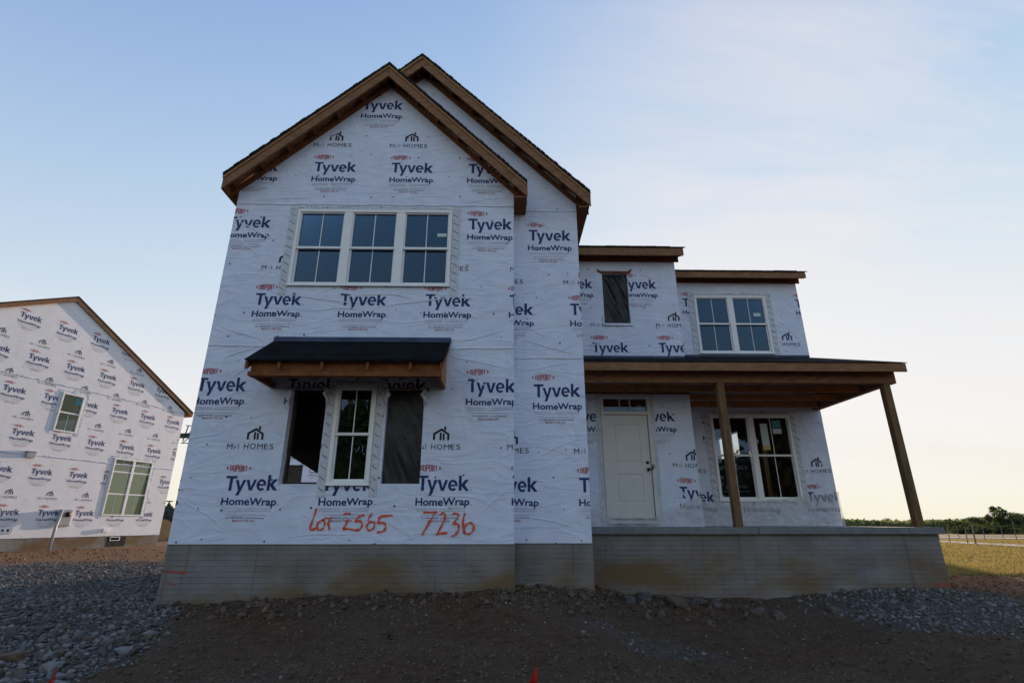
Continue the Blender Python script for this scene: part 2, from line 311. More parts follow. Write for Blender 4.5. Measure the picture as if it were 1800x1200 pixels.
def dupont_geo(uc, vc):
    """tall narrow block capitals fitted into a lens"""
    w, t, h, gp = .0385, .0125, .105, .0075; out = []
    B = {'D': [(0, t, 0, h), (t, w - t, 0, t), (t, w - t, h - t, h), (w - t, w, t * .6, h - t * .6)], 'U': [(0, t, t * .6, h), (w - t, w, t * .6, h), (t * .5, w - t * .5, 0, t * .6)],
         'P': [(0, t, 0, h), (t, w - t, h - t, h), (t, w - t, h * .42, h * .42 + t), (w - t, w, h * .45, h - t * .5)], 'O': [(0, t, t * .6, h - t * .6), (w - t, w, t * .6, h - t * .6), (t * .5, w - t * .5, 0, t * .6), (t * .5, w - t * .5, h - t * .6, h)],
         'N': [(0, t, 0, h), (w - t, w, 0, h)], 'T': [(0, w, h - t, h), (w / 2 - t / 2, w / 2 + t / 2, 0, h - t)]}
    x = -(6 * w + 5 * gp) / 2
    for ch in 'DUPONT':
        ps = [[(a + x, c), (b + x, c), (b + x, d), (a + x, d)] for a, b, c, d in B[ch]]
        if ch == 'N': ps.append([(x + t, h * .72), (x + w - t, h * .05), (x + w - t, h * .30), (x + t, h * .97)])
        for p in ps: out.append(poly_geo([(a + uc, (b - h / 2) * (1.06 - .42 * (a / .135) ** 2) + vc) for a, b in p]))
        x += w + gp
    return out
def make_logos():
    T = []
    T.append((1, shift(text_geo('HomeWrap', .111, .825, .024), 0, 0)))
    T.append((4, shift(text_geo('.', .111, None, .004), .845, 0)))
    T += [(1, g_) for g_ in tyvek_geo(.222, .02, .214)]
    T.append((4, rects((.838, .856, .214, .232))))
    T += [(2, g_) for g_ in dupont_geo(.18, .552)]
    T.append((2, poly_geo([(-.012, .552), (.018, .520), (.018, .584)], [(.372, .552), (.342, .584), (.342, .520)])))
    T.append((4, rects((.02, .33, -.050, -.043), (.37, .77, -.050, -.043), (.02, .33, -.083, -.076), (.37, .77, -.083, -.076), (.08, .70, -.140, -.133))))
    T.append((3, shift(text_geo('Call 1-800-448-9835  tyvek.com/homewrap', .024, .57), .10, -.190)))
    T.append((2, shift(text_geo('MADE IN THE USA', .030, .33, .004), .21, -.238)))
    Mi = []
    v, f = text_geo('M', .083, .085); Mi.append((3, (v, f)))
    Mi.append((3, poly_geo([(.102, 0), (.110, 0), (.150, .055), (.142, .055)])))
    Mi.append((3, rects((.172, .181, 0, .083))))
    x = .262
    for ch, w in (('H', .070), ('O', .088), ('M', .085), ('E', .060), ('S', .062)):
        Mi.append((3, shift(text_geo(ch, .083, w), x, 0))); x += w + .024
    k = .26 / 195
    ic = poly_geo([(0, 0), (0, 78), (98, 140), (195, 78), (195, 0), (170, 0), (170, 64), (98, 110), (25, 64), (25, 0)],
                  [(128, 126), (128, 162), (152, 162), (152, 111)], [(80, 0), (103, 0), (103, 93), (80, 86)], [(116, 0), (139, 0), (139, 74), (116, 84)])
    Mi.append((3, (ic[0] * k + np.array([.285, .146]), ic[1])))
    return T, Mi
LOGO_T, LOGO_M = make_logos()
WALLMATS = lambda: [M['wrap'], M['navy'], M['red'], M['black'], M['grey'], M['cap'], M['inside_shade']]
def clip_geo(bm, outline, holes):
    n = len(outline)
    area = sum(outline[i][0] * outline[(i + 1) % n][1] - outline[(i + 1) % n][0] * outline[i][1] for i in range(n))
    for i in range(n):
        (x0, y0), (x1, y1) = outline[i], outline[(i + 1) % n]
        if area < 0: x0, y0, x1, y1 = x1, y1, x0, y0
        bmesh.ops.bisect_plane(bm, geom=bm.verts[:] + bm.edges[:] + bm.faces[:], plane_co=(x0, y0, 0), plane_no=(y1 - y0, -(x1 - x0), 0), clear_outer=True, dist=1e-5)
    for a, b, c, d in holes:
        for co_, no in (((a, 0, 0), (1, 0, 0)), ((c, 0, 0), (1, 0, 0)), ((0, b, 0), (0, 1, 0)), ((0, d, 0), (0, 1, 0))):
            bmesh.ops.bisect_plane(bm, geom=bm.verts[:] + bm.edges[:] + bm.faces[:], plane_co=co_, plane_no=no, dist=1e-5)
        kill = [f for f in bm.faces if a < f.calc_center_median().x < c and b < f.calc_center_median().y < d]
        bmesh.ops.delete(bm, geom=kill, context='FACES')
def wall(name, parent, o, ex, nrm, outline, holes=(), thick=.15, prints=(), caps=True, avoid=(), seed=1):
    """a wrapped wall: outline (u,v) in the plane o + u*ex + v*Z facing nrm; prints = (kind, u, v of the baseline)"""
    o, ex, nrm = Vector(o), Vector(ex), Vector(nrm); rd = random.Random(seed)
    us = [p[0] for p in outline]; vs = [p[1] for p in outline]; u0, u1, v0, v1 = min(us), max(us), min(vs), max(vs)
    bm = bmesh.new(); q = [bm.verts.new(p) for p in ((u0, v0, 0), (u1, v0, 0), (u1, v1, 0), (u0, v1, 0))]; bm.faces.new(q)
    clip_geo(bm, outline, holes)
    res = bmesh.ops.extrude_face_region(bm, geom=bm.faces[:]); bmesh.ops.translate(bm, verts=[g for g in res['geom'] if isinstance(g, bmesh.types.BMVert)], vec=(0, 0, -thick))
    pb = bmesh.new()
    def put(geo, mi, du, dv):
        vv = [pb.verts.new((a + du + .010 * noise.noise(((a + du) * 2.3, (b + dv) * 2.3, seed)), b + dv + .014 * noise.noise(((a + du) * 1.9, (b + dv) * 2.6, seed + 9)), .004)) for a, b in geo[0]]
        for f in geo[1]:
            try: fc = pb.faces.new([vv[i] for i in f]); fc.material_index = mi
            except ValueError: pass
    for kind, pu, pv in prints:
        for mi, g in (LOGO_T if kind == 'T' else LOGO_M): put(g, mi, pu, pv)
    if caps:
        v = v0 + .04; k = 0
        while v < v1:
            u = u0 + .12 + (k % 2) * .2
            while u < u1:
                if rd.random() < .62:
                    cu, cv, r = u + rd.uniform(-.05, .05), v + rd.uniform(-.04, .04), rd.uniform(.010, .017)
                    pts = np.array([(cu + r * math.cos(t * 1.0472), cv + r * math.sin(t * 1.0472)) for t in range(6)])
                    mi = 5 if rd.random() < .55 else 3
                    vv = [pb.verts.new((a, b, .007)) for a, b in pts]; fc = pb.faces.new(vv); fc.material_index = mi
                u += .42
            v += .46; k += 1
    clip_geo(pb, outline, holes)
    me2 = bpy.data.meshes.new('p'); pb.to_mesh(me2); pb.free(); bm.from_mesh(me2); bpy.data.meshes.remove(me2)
    mt = Matrix((( ex.x, 0, nrm.x, o.x), (ex.y, 0, nrm.y, o.y), (ex.z, 1, nrm.z, o.z), (0, 0, 0, 1)))
    me = bpy.data.meshes.new(name)
    bmesh.ops.transform(bm, matrix=mt, verts=bm.verts[:])
    bmesh.ops.recalc_face_normals(bm, faces=[f for f in bm.faces if f.material_index == 0])
    for f in bm.faces:
        if f.material_index == 0 and f.normal.dot(nrm) < -.5: f.material_index = 6
        elif f.material_index and f.normal.dot(nrm) < 0: f.normal_flip()
    bm.to_mesh(me); bm.free()
    o_ = link(name, me, WALLMATS(), parent); WALLS.append(o_); return o_
WALLS = []
P = 1.464                                  # the print repeats every 1.464 m along the roll
def rowof(kind, v, u0, ulo, uhi): 
    k0 = math.floor((ulo - u0) / P) - 1; k1 = math.ceil((uhi - u0) / P) + 1
    return [(kind, u0 + k * P, v) for k in range(k0, k1)]

# ------------------------------------------------------------------ windows
def seam_strip(parent, name, Y, x0, x1, z, m, wav=.01, h=.03, d=.009):
    """the lapped edge of a roll of wrap: a narrow wavy ridge with depth"""
    b = MB(); n = max(4, int((x1 - x0) / .05)); vs = []
    for i in range(n + 1):
        x = x0 + (x1 - x0) * i / n; zz = z(x) + wav * noise.noise((x * 3.1, Y, 2)) * 1.5 + wav * .6 * noise.noise((x * 13, Y, 4)); dd = d * (.5 + .9 * abs(noise.noise((x * 6, 3, Y))))
        vs += [(x, Y + .001, zz + h), (x, Y - dd, zz + .004), (x, Y - dd, zz - .004), (x, Y + .001, zz - .010)]
    fs = [(i * 4 + k, i * 4 + k + 1, i * 4 + k + 5, i * 4 + k + 4) for i in range(n) for k in range(3)]
    return b.add(vs, fs).build(name, m, parent, smooth=True)
def window(parent, Y, x0, x1, z0, z1, units=1, mull=.15, rail=None, fr=.055, tape=(.15, .15), sticker=(), name='window', sash2=None):
    """double hung window in a wall at Y: frame with mullions, sashes, one bar in each sash, panes as sub-parts"""
    rail = rail or (z0 + z1) / 2
    f = MB(); yf, yb = Y - .028, Y + .075
    f.box(x0, x1, yf, yb, z1 - fr, z1).box(x0, x1, yf, yb, z0, z0 + fr * .85).box(x0, x0 + fr, yf + .002, yb, z0 + fr * .85, z1 - fr).box(x1 - fr, x1, yf + .002, yb, z0 + fr * .85, z1 - fr)
    f.box(x0 - .012, x1 + .012, yf - .016, yf - .001, z0 - .012, z0 + .012)      # sill nosing
    w = (x1 - x0 - 2 * fr - (units - 1) * mull) / units; cells = []
    for i in range(units):
        a = x0 + fr + i * (w + mull); cells.append((a, a + w))
        if i: f.box(a - mull, a, yf + .003, yb, z0 + fr * .85, z1 - fr)
    for a, b in cells:
        f.box(a, b, Y - .010, Y + .04, rail - .022, rail + .022)                         # meeting rail
        f.box(a, a + .022, Y - .004, Y + .06, rail + .022, z1 - fr).box(b - .022, b, Y - .004, Y + .06, rail + .022, z1 - fr)
        f.box(a + .022, b - .022, Y - .004, Y + .06, z1 - fr - .022, z1 - fr)
        f.box(a, a + .028, Y + .022, Y + .06, z0 + fr * .85, rail - .022).box(b - .028, b, Y + .022, Y + .06, z0 + fr * .85, rail - .022)
        f.box(a + .028, b - .028, Y + .022, Y + .06, z0 + fr * .85, z0 + fr * .85 + .04)
        m = (a + b) / 2
        f.box(m - .008, m + .008, Y + .014, Y + .024, rail + .022, z1 - fr - .022).box(m - .008, m + .008, Y + .036, Y + .046, z0 + fr * .85 + .04, rail - .022)
    fo = f.build(name, M['vinyl'], parent, bevel=.003)
    for a, b in cells:
        MB().box(a + .02, b - .02, Y + .027, Y + .031, rail + .01, z1 - fr - .01).build('pane', M['glass'], fo)
        MB().box(a + .026, b - .026, Y + .049, Y + .053, z0 + fr * .85 + .03, rail - .01).build('pane', M['glass'], fo)
    for xa, xb, za, zb, mm in sticker: MB().box(xa, xb, Y + .021, Y + .0235, za, zb).build('sticker', mm, fo)
    # self-adhesive flashing down both sides and across the head
    tl, tr = tape; t = MB()
    def side(xa, xb):
        n = 14; vs = []
        for i in range(n + 1):
            z = z0 - .17 + (z1 - z0 + .26) * i / n; j = .006 * noise.noise((xa, z * 4, Y))
            vs += [(xa + j, Y - .003, z), (xa + .01 + j, Y - .011, z), (xb - .01 + j, Y - .011, z), (xb + j, Y - .003, z)]
        t.add(vs, [(i * 4 + k, i * 4 + k + 1, i * 4 + k + 5, i * 4 + k + 4) for i in range(n) for k in range(3)])
        z = z0 - .1
        while z < z1:
            d = [(xa + .02, Y - .0125, z + .06), (xa + .02, Y - .0125, z + .072), (xb - .03, Y - .0125, z + .012), (xb - .03, Y - .0125, z)]
            t.add(d, [(0, 1, 2, 3)], 1); z += .165
    if tl: side(x0 - tl, x0 - .002)
    if tr: side(x1 + .002, x1 + tr)
    if tl or tr:
        n = 30; vs = []
        for i in range(n + 1):
            x = x0 - (tl or .02) + (x1 - x0 + (tl or .02) + (tr or .02)) * i / n; j = .014 * noise.noise((x * 5, 9, Y)); jj = .008 * noise.noise((x * 11, 3, Y))
            vs += [(x, Y - .004, z1 + .075 + j), (x, Y - .016 - jj, z1 + .04 + jj), (x, Y - .016, z1 + .012), (x, Y - .004, z1 + .001)]
        t.add(vs, [(i * 4 + k, i * 4 + k + 1, i * 4 + k + 5, i * 4 + k + 4) for i in range(n) for k in range(3)])
        for i in range(int((x1 - x0) / .07)):
            if random.random() < .7:
                x = x0 + i * .07; z = z1 + .045 + random.uniform(-.012, .012); L = random.uniform(.02, .06)
                t.add([(x, Y - .019, z), (x + L, Y - .019, z + random.uniform(-.012, .012)), (x + L, Y - .019, z + .010), (x, Y - .019, z + .008)], [(0, 1, 2, 3)], 1)
        t.build('flashing_tape', [M['tape'], M['black']], fo)
    return fo
def hole_of(x0, x1, z0, z1, e=.02): return (x0 + e, z0 + e, x1 - e, z1 - e)

# ------------------------------------------------------------------ the house
YA, YB, YC, YD, YR = 8.27, 8.575, 10.70, 12.20, 20.0
XL, XA, XB, XC, XD = -4.94, .175, 1.39, 3.955, 7.65
Z0 = -.31
H = empty('unfinished_house', (0, 12, -1.1), 'two storey house in white printed wrap with front porch and LOT 2565 sprayed on it', 'house')
X, Yv = (1, 0, 0), (0, 1, 0); NF = (0, -1, 0)
W1 = (-3.782, -.955, 3.89, 5.43); WM = (-2.715, -2.058, .535, 2.112); OL = (-3.445, -2.86, .55, 2.065); OR_ = (-1.885, -1.285, .556, 2.055)
WU = (4.905, 6.77, 3.963, 5.535); WL = (4.935, 6.85, .45, 2.43); OC = (2.25, 2.83, 4.16, 5.40); DR = (2.045, 3.075, -.06, 2.515)
pr = []
for kind, v, u in (('T', .238, -2.796), ('T', 1.788, -2.074), ('T', 3.309, -2.845), ('T', 4.833, -.673), ('T', 6.052, -2.176), ('T', 7.549, -2.874 + .02),
                   ('M', 1.077, -4.325), ('M', 4.2, -4.28), ('M', 6.846, -2.226)): pr += rowof(kind, v, u, XL, XA)
wall('wrapped_wall', H, (0, YA, 0), X, NF, [(XL, Z0), (XA, Z0), (XA, 6.0), (-2.305, 8.46), (XL, 5.99)], [hole_of(*W1), hole_of(*WM), (OL[0], OL[2], OL[1], OL[3]), (OR_[0], OR_[2], OR_[1], OR_[3])], prints=pr, seed=3)
pr = []
for kind, v, u in (('T', .238, 1.211), ('T', 1.786, .501), ('T', 3.28, 1.18), ('T', 4.793, .446), ('M', 1.06, 1.163), ('M', 4.1, 1.095)): pr += rowof(kind, v, u, XA, XB)
wall('wrapped_wall', H, (0, YB, 0), X, NF, [(XL + .16, Z0), (XB, Z0), (XB, 6.0), (-1.72, 9.04), (XL + .16, 5.99)], [(XL + .17, Z0 + .05, XA - .16, 5.85)], prints=pr, seed=4)
pr = []
for kind, v, u in (('T', 4.807, 3.506 - .835), ('T', 3.495 - .214, 1.922), ('M', 4.091, 1.927), ('T', 1.764, 3.631 - .845), ('M', 1.042, 3.454), ('T', .233, 3.517)): pr += rowof(kind, v, u, XB, XC)
wall('wrapped_wall', H, (0, YC, 0), X, NF, [(XB, -.09), (XC, -.09), (XC, 5.93), (XB, 5.93)], [(OC[0], OC[2], OC[1], OC[3]), (DR[0] + .03, -.08, DR[1] - .03, DR[3] - .03)], prints=pr, seed=5)
pr = []
for kind, v, u in (('T', 5.021, 4.599), ('M', 4.179, 7.448 - .70), ('T', 3.322, 6.894), ('T', 1.812, 4.717), ('M', 1.073, 6.895), ('T', .217, 5.464)): pr += rowof(kind, v, u, XC, XD)
wall('wrapped_wall', H, (0, YD, 0), X, NF, [(XC - .14, -.09), (XD, -.09), (XD, 6.06), (XC - .14, 6.06)], [hole_of(*WU), hole_of(*WL)], prints=pr, seed=6)
def lattice(lo, hi, top=8):
    q = []
    for kind, v, u in (('T', .24, .3), ('M', 1.06, .9), ('T', 1.79, 1.0), ('T', 3.3, .2), ('M', 4.15, .7), ('T', 4.83, .9)): q += rowof(kind, v, u, lo, hi)
    return q
# flank and rear walls (their u runs along Y or -Y or -X so the print reads from outside)
wall('wrapped_wall', H, (XL, 0, 0), (0, -1, 0), (-1, 0, 0), [(-YR, Z0), (-YA - .151, Z0), (-YA - .151, 5.96), (-YR, 5.96)], [(-14.4, -.2, -11.2, 2.1), (-17.2, 3.7, -15.9, 5.2)], prints=lattice(-YR, -YA), seed=8)
wall('wrapped_wall', H, (XA, 0, 0), (0, 1, 0), (1, 0, 0), [(YA + .151, Z0), (YB - .001, Z0), (YB - .001, 6.0), (YA + .151, 6.0)], caps=False)
wall('wrapped_wall', H, (XB, 0, 0), (0, 1, 0), (1, 0, 0), [(YB + .151, Z0), (YC + .14, Z0), (YC + .14, 6.0), (YB + .151, 6.0)], prints=lattice(YB, YC), seed=9)
wall('wrapped_wall', H, (XC, 0, 0), (0, 1, 0), (1, 0, 0), [(YC + .151, -.09), (YD - .001, -.09), (YD - .001, 5.95), (YC + .151, 5.95)], prints=lattice(YC, YD), seed=10)
wall('wrapped_wall', H, (XD, 0, 0), (0, 1, 0), (1, 0, 0), [(YD + .151, Z0), (YR, Z0), (YR, 6.06), (16.1, 7.6), (YD + .151, 6.06)], [(16.5, 1.95, 18.3, 2.75)], prints=lattice(YD, YR), seed=11)
wall('wrapped_wall', H, (0, YR, 0), (-1, 0, 0), (0, 1, 0), [(-XD + .16, Z0), (-XL - .16, Z0), (-XL - .16, 5.98), (1.72, 9.02), (-1.55, 5.93), (-XD + .16, 5.95)], [(-3.6, -.2, -1.6, 2.2), (1.0, .6, 2.4, 2.2)], prints=lattice(-XD, -XL), seed=12)
# lapped seams of the wrap
seam_strip(H, 'wrap_seam', YA - .006, XL + .01, XA - .01, lambda x: 2.76 + .02 * math.sin(x), M['wrap'])
seam_strip(H, 'wrap_seam', YA - .006, XL + .01, XA - .01, lambda x: 5.54, M['wrap'])
seam_strip(H, 'wrap_seam', YB - .006, XA + .01, XB - .01, lambda x: 2.68, M['wrap'])
seam_strip(H, 'wrap_seam', YB - .006, XA + .01, XB - .01, lambda x: 5.64, M['wrap'])
# loose folds where the wrap sags or is pulled tight round openings
def folds(wi, Y, segs, seed):
    rd = random.Random(seed); b = MB()
    for (xa, za), (xb, zb), h in segs:
        n = 18; vs = []; dx, dz = xb - xa, zb - za; L = math.hypot(dx, dz); nx_, nz_ = -dz / L, dx / L; ph = rd.uniform(0, 9)
        for i in range(n + 1):
            t = i / n; e = math.sin(math.pi * t) ** .7; w = .006 + .016 * e; k = .035 * L * noise.noise((t * 2.5, ph, 1)); cx_, cz_ = xa + dx * t + nx_ * k, za + dz * t + nz_ * k
            for o_, d_ in ((-1, -.001), (-.45, .55), (.1, 1), (1, -.001)): vs.append((cx_ + nx_ * w * o_, Y - .001 - max(-.0005, d_ * h * e), cz_ + nz_ * w * o_))
        b.add(vs, [(i * 4 + q, i * 4 + q + 1, i * 4 + q + 5, i * 4 + q + 4) for i in range(n) for q in range(3)])
    me = WALLS[wi].data; bm = bmesh.new(); bm.from_mesh(me); vv = [bm.verts.new(p) for p in b.v]      # part of that wall's sheet
    for f in b.f:
        fc = bm.faces.new([vv[i] for i in f]); fc.smooth = True; fc.normal_update()
        if fc.normal.y > 0: fc.normal_flip()
    bm.to_mesh(me); bm.free()
folds(0, YA, [((-3.75, 3.72), (-2.6, 3.58), .014), ((-2.9, 3.76), (-1.5, 3.70), .012), ((-2.2, 3.52), (-.9, 3.66), .014), ((-3.4, 3.44), (-2.4, 3.47), .009), ((-1.3, 3.78), (-.4, 3.62), .010),
           ((-4.85, 3.15), (-3.95, 2.86), .012), ((-4.7, 2.55), (-3.95, 2.85), .012), ((-4.5, 2.2), (-3.92, 2.62), .009), ((-.80, 2.85), (.05, 3.12), .011), ((-.82, 2.6), (.1, 2.42), .010), ((-.85, 2.45), (-.2, 2.05), .008),
           ((-4.88, .35), (-4.1, -.12), .009), ((-3.2, -.20), (-1.9, -.13), .009), ((-1.2, .42), (-.1, .30), .009), ((-.4, .1), (.12, .5), .008), ((-4.9, 5.2), (-4.1, 4.75), .010), ((-4.85, 4.9), (-4.2, 4.3), .008), ((-4.6, 5.62), (-3.4, 5.72), .009),
           ((-.9, 5.60), (.1, 5.75), .010), ((-1.9, 8.0), (-1.2, 7.2), .008), ((-3.5, 7.0), (-2.9, 7.5), .007)], 3)
folds(1, YB, [((.25, 3.05), (1.3, 2.75), .012), ((.3, 2.45), (1.2, 2.62), .010), ((.25, 3.4), (.9, 2.95), .008), ((.3, .1), (1.2, -.1), .009), ((.35, 5.5), (1.2, 5.2), .009), ((.3, .9), (1.25, 1.3), .007)], 4)
folds(2, YC, [((3.2, 2.6), (3.85, 1.6), .010), ((3.3, .9), (3.9, .2), .010), ((1.5, 3.6), (2.3, 3.75), .009), ((3.0, 5.5), (3.8, 5.1), .008)], 5)
folds(3, YD, [((7.0, 2.4), (7.55, 1.6), .010), ((4.0, 2.2), (4.7, 2.5), .009), ((6.95, 5.0), (7.5, 4.3), .009), ((7.1, .9), (7.5, 1.4), .009)], 6)
# windows of the front
window(H, YA, *W1[:2], W1[2], W1[3], units=3, mull=.15, rail=4.645, sticker=[(-1.22, -1.05, 4.90, 4.97, M['sticker'])])
window(H, YA, *WM[:2], WM[2], WM[3], rail=1.315, tape=(.13, .13), fr=.06)
window(H, YD, *WU[:2], WU[2], WU[3], units=2, mull=.13, rail=4.76, tape=(.15, .16), sticker=[(6.42, 6.60, 4.98, 5.07, M['sticker'])])
window(H, YD, *WL[:2], WL[2], WL[3], units=2, mull=.13, rail=1.47, tape=(.15, .14), sticker=[(6.13, 6.30, 1.70, 2.22, M['sticker']), (6.13, 6.30, 1.60, 1.70, M['yellowpaper']), (6.42, 6.63, 2.12, 2.30, M['tealpaper']), (6.42, 6.63, 1.98, 2.10, M['sticker'])])
# torn rough openings: timber reveals, rags of wrap at the heads
def rough_opening(x0, x1, z0, z1, Y, film_mat=None, torn=False, head=False):
    o = MB(); t = .038
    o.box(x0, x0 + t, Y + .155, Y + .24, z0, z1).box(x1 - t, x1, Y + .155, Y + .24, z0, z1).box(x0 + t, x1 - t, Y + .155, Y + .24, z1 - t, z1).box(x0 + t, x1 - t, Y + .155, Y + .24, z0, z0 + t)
    fr = o.build('rough_opening', M['inside_shade'], H)
    if film_mat:
        n, k = 26, 34; vs = []
        for j in range(k + 1):
            for i in range(n + 1):
                x = x0 - .01 + (x1 - x0 + .02) * i / n; z = z0 + .006 + (z1 - z0 - .012) * j / k
                y = Y + .085 + .05 * noise.noise((x * 5 + z * 2.2, z * 1.1, Y)) + .035 * noise.noise((x * 13 + z * 5, z * 1.4, 5)); vs.append((x, y, z))
        MB().add(vs, [(j * (n + 1) + i, j * (n + 1) + i + 1, (j + 1) * (n + 1) + i + 1, (j + 1) * (n + 1) + i) for j in range(k) for i in range(n)]).build('plastic_film', film_mat, fr, smooth=True)
    if torn:
        for xc, sg in ((x0, -1), (x1, 1)):                                         # rolled-back corners of wrap
            b = MB(); pts = [(xc - sg * .07, Y - .02, z1 + .015), (xc + sg * .01, Y - .04, z1 - .035), (xc - sg * .035, Y - .05, z1 - .10), (xc + sg * .015, Y - .03, z1 - .19), (xc + sg * .005, Y - .012, z1 - .30)]
            b.tube(pts, [.012, .026, .032, .02, .006], 8).build('torn_wrap', M['wrap'], fr, smooth=True)
        b = MB(); n = 12; vs = []
        for i in range(n + 1):
            x = x0 - .07 + (x1 - x0 + .14) * i / n; vs += [(x, Y - .004, z1 + .012 + .02 * noise.noise((x * 9, 1, 1))), (x, Y - .018, z1 - .022 + .016 * noise.noise((x * 12, 2, 7)))]
        b.add(vs, [(i * 2, i * 2 + 1, i * 2 + 3, i * 2 + 2) for i in range(n)]).build('torn_wrap', M['osb'], fr)
    if head:
        b = MB().box(x0 - .03, x1 + .03, Y - .02, Y - .0, z1 - .0, z1 + .055)
        for xc, sg in ((x0 - .02, -1), (x1 + .02, 1)): b.add([(xc, Y - .03, z1 + .0), (xc + sg * .10, Y - .045, z1 + .115), (xc + sg * .06, Y - .02, z1 + .03), (xc, Y - .012, z1 + .055)], [(0, 1, 2), (0, 2, 3), (0, 3, 1), (1, 3, 2)])
        b.build('head_flap', M['fresh'], fr)
        s = MB().box(x0 - .02, x1 + .05, Y - .03, Y - .012, z0 - .045, z0 + .004).box(x0 - .035, x0 - .005, Y - .022, Y - .012, z0 + .004, z0 + .22).box(x1 + .005, x1 + .05, Y - .022, Y - .012, z0 + .004, z0 + .24)
        s.build('pan_flashing', M['wrap'], fr)
    return fr
rough_opening(*OL, YA, None, torn=True)
rough_opening(*OR_, YA, M['darkfilm'], torn=True)
rough_opening(*OC, YC, M['darkfilm'], head=True)

# door, transom and their trim
df = MB(); x0, x1, z1 = DR[0], DR[1], DR[3]; yf = YC - .03
df.box(x0, x0 + .055, yf, YC + .12, 0.03, z1 - .055).box(x1 - .055, x1, yf, YC + .12, .03, z1 - .055).box(x0, x1, yf - .002, YC + .12, z1 - .055, z1).box(x0 + .055, x1 - .055, yf + .004, YC + .12, 2.125, 2.19)
df.box(x0 + .40, x0 + .416, YC + .0, YC + .03, 2.19, z1 - .055).box(x1 - .416, x1 - .40, YC, YC + .03, 2.19, z1 - .055)
df.box(x0, x1, yf - .03, YC + .12, -.03, .028)
dfo = df.build('door_frame', M['doorpaint'], H, bevel=.003)
MB().box(x0 + .06, x1 - .06, YC + .032, YC + .036, 2.185, z1 - .06).build('transom_pane', M['glass'], dfo)
MB().add([(2.80, YC + .06, 2.24), (2.90, YC + .06, 2.22), (2.93, YC + .06, 2.33), (2.84, YC + .06, 2.36)], [(0, 1, 2, 3)]).build('sticker', M['sticker'], dfo)
d = MB(); a, b, c, e = 2.107, 3.008, .072, 2.117; yd = YC + .012
def panel_ring(x0, x1, z0, z1):
    """a raised two-step panel pressed into the door leaf"""
    vs = []; steps = ((0, 0), (.016, .010), (.040, .010), (.062, .002))
    for ins, dep in steps: vs += [(x0 + ins, yd + dep, z0 + ins), (x1 - ins, yd + dep, z0 + ins), (x1 - ins, yd + dep, z1 - ins), (x0 + ins, yd + dep, z1 - ins)]
    fs = [(k * 4 + i, k * 4 + (i + 1) % 4, k * 4 + 4 + (i + 1) % 4, k * 4 + 4 + i) for k in range(len(steps) - 1) for i in range(4)]; fs.append(tuple(len(steps) * 4 - 4 + i for i in range(4)))
    d.add(vs, fs)
pa, pb_ = a + .17, b - .17
for za, zb in ((.35, .92), (1.12, 1.93)): panel_ring(pa, pb_, za, zb)
for q in ((a, pa, c, e), (pb_, b, c, e), (pa, pb_, c, .35), (pa, pb_, .92, 1.12), (pa, pb_, 1.93, e)): d.add([(q[0], yd, q[2]), (q[1], yd, q[2]), (q[1], yd, q[3]), (q[0], yd, q[3])], [(0, 1, 2, 3)])
d.box(a, b, yd + .012, yd + .045, c, e)
do = d.build('front_door', M['doorpaint'], H)
MB().tube([(2.945, yd - .002, 1.145), (2.945, yd - .022, 1.145), (2.945, yd - .028, 1.145)], [.032, .030, .022], 14).build('deadbolt', M['metal_dark'], do, smooth=True)
MB().tube([(2.95, yd - .002, 1.005), (2.95, yd - .012, 1.005), (2.95, yd - .035, 1.005), (2.95, yd - .05, 1.005), (2.95, yd - .072, 1.005), (2.95, yd - .082, 1.005)], [.033, .030, .014, .027, .03, .016], 14).build('door_knob', M['metal_dark'], do, smooth=True)
MB().tube([(3.02, yd - .045, 1.02), (3.06, yd - .06, 1.06), (3.045, yd - .06, 1.10), (3.02, yd - .05, 1.04), (3.03, yd - .055, .99)], .011, 8).build('lock_box', M['metal_dark'], do, smooth=True)
tp = MB()
for xa, xb in ((x0 - .11, x0 - .003), (x1 + .003, x1 + .10)):
    tp.box(xa, xb, YC - .011, YC - .003, .02, z1 + .05)
    z = .15
    while z < 2.4:
        if random.random() < .75: tp.add([(xa + .04, YC - .0125, z), (xa + .05, YC - .0125, z), (xa + .056, YC - .0125, z + .16), (xa + .046, YC - .0125, z + .16)], [(0, 1, 2, 3)], 1)
        z += random.uniform(.24, .34)
tp.box(x0 - .003, x1 + .003, YC - .012, YC - .003, z1 + .002, z1 + .09)
tp.build('flashing_tape', [M['tape'], M['grey']], dfo)

# roofs: deck with shingles, rake boards, lookouts under the overhang
def sloped(a, b, dz0, dz1):            # strip between two heights below the line a-b (x,z)
    return [(a[0], a[1] + dz0), (b[0], b[1] + dz0), (b[0], b[1] + dz1), (a[0], a[1] + dz1)]
A_AP, A_L, A_R = (-2.305, 8.585), (-5.10, 5.925), (.42, 5.825)
B_AP, B_L, B_R = (-1.715, 9.165), (-5.10, 5.925), (1.622, 5.835)
def shaggy(a, b, y0, dz, n=34, th=.022):
    """the ragged lip of shingle tabs along a roof edge"""
    m = MB()
    for i in range(n):
        t0, t1 = i / n, (i + .93) / n; j = random.uniform(0, .012)
        p0 = (a[0] + (b[0] - a[0]) * t0, a[1] + (b[1] - a[1]) * t0 + dz); p1 = (a[0] + (b[0] - a[0]) * t1, a[1] + (b[1] - a[1]) * t1 + dz)
        m.prism([p0, p1, (p1[0], p1[1] + th + j), (p0[0], p0[1] + th + j)], y0 - .012 - j, y0 + .25)
    return m
r = MB()
r.prism(sloped(A_AP, A_R, -.004, -.058), 7.945, YB - .002).prism(sloped(A_L, A_AP, -.004, -.058), 7.945, YB - .335)
ro = r.build('roof', M['osb'], H)
s = MB()
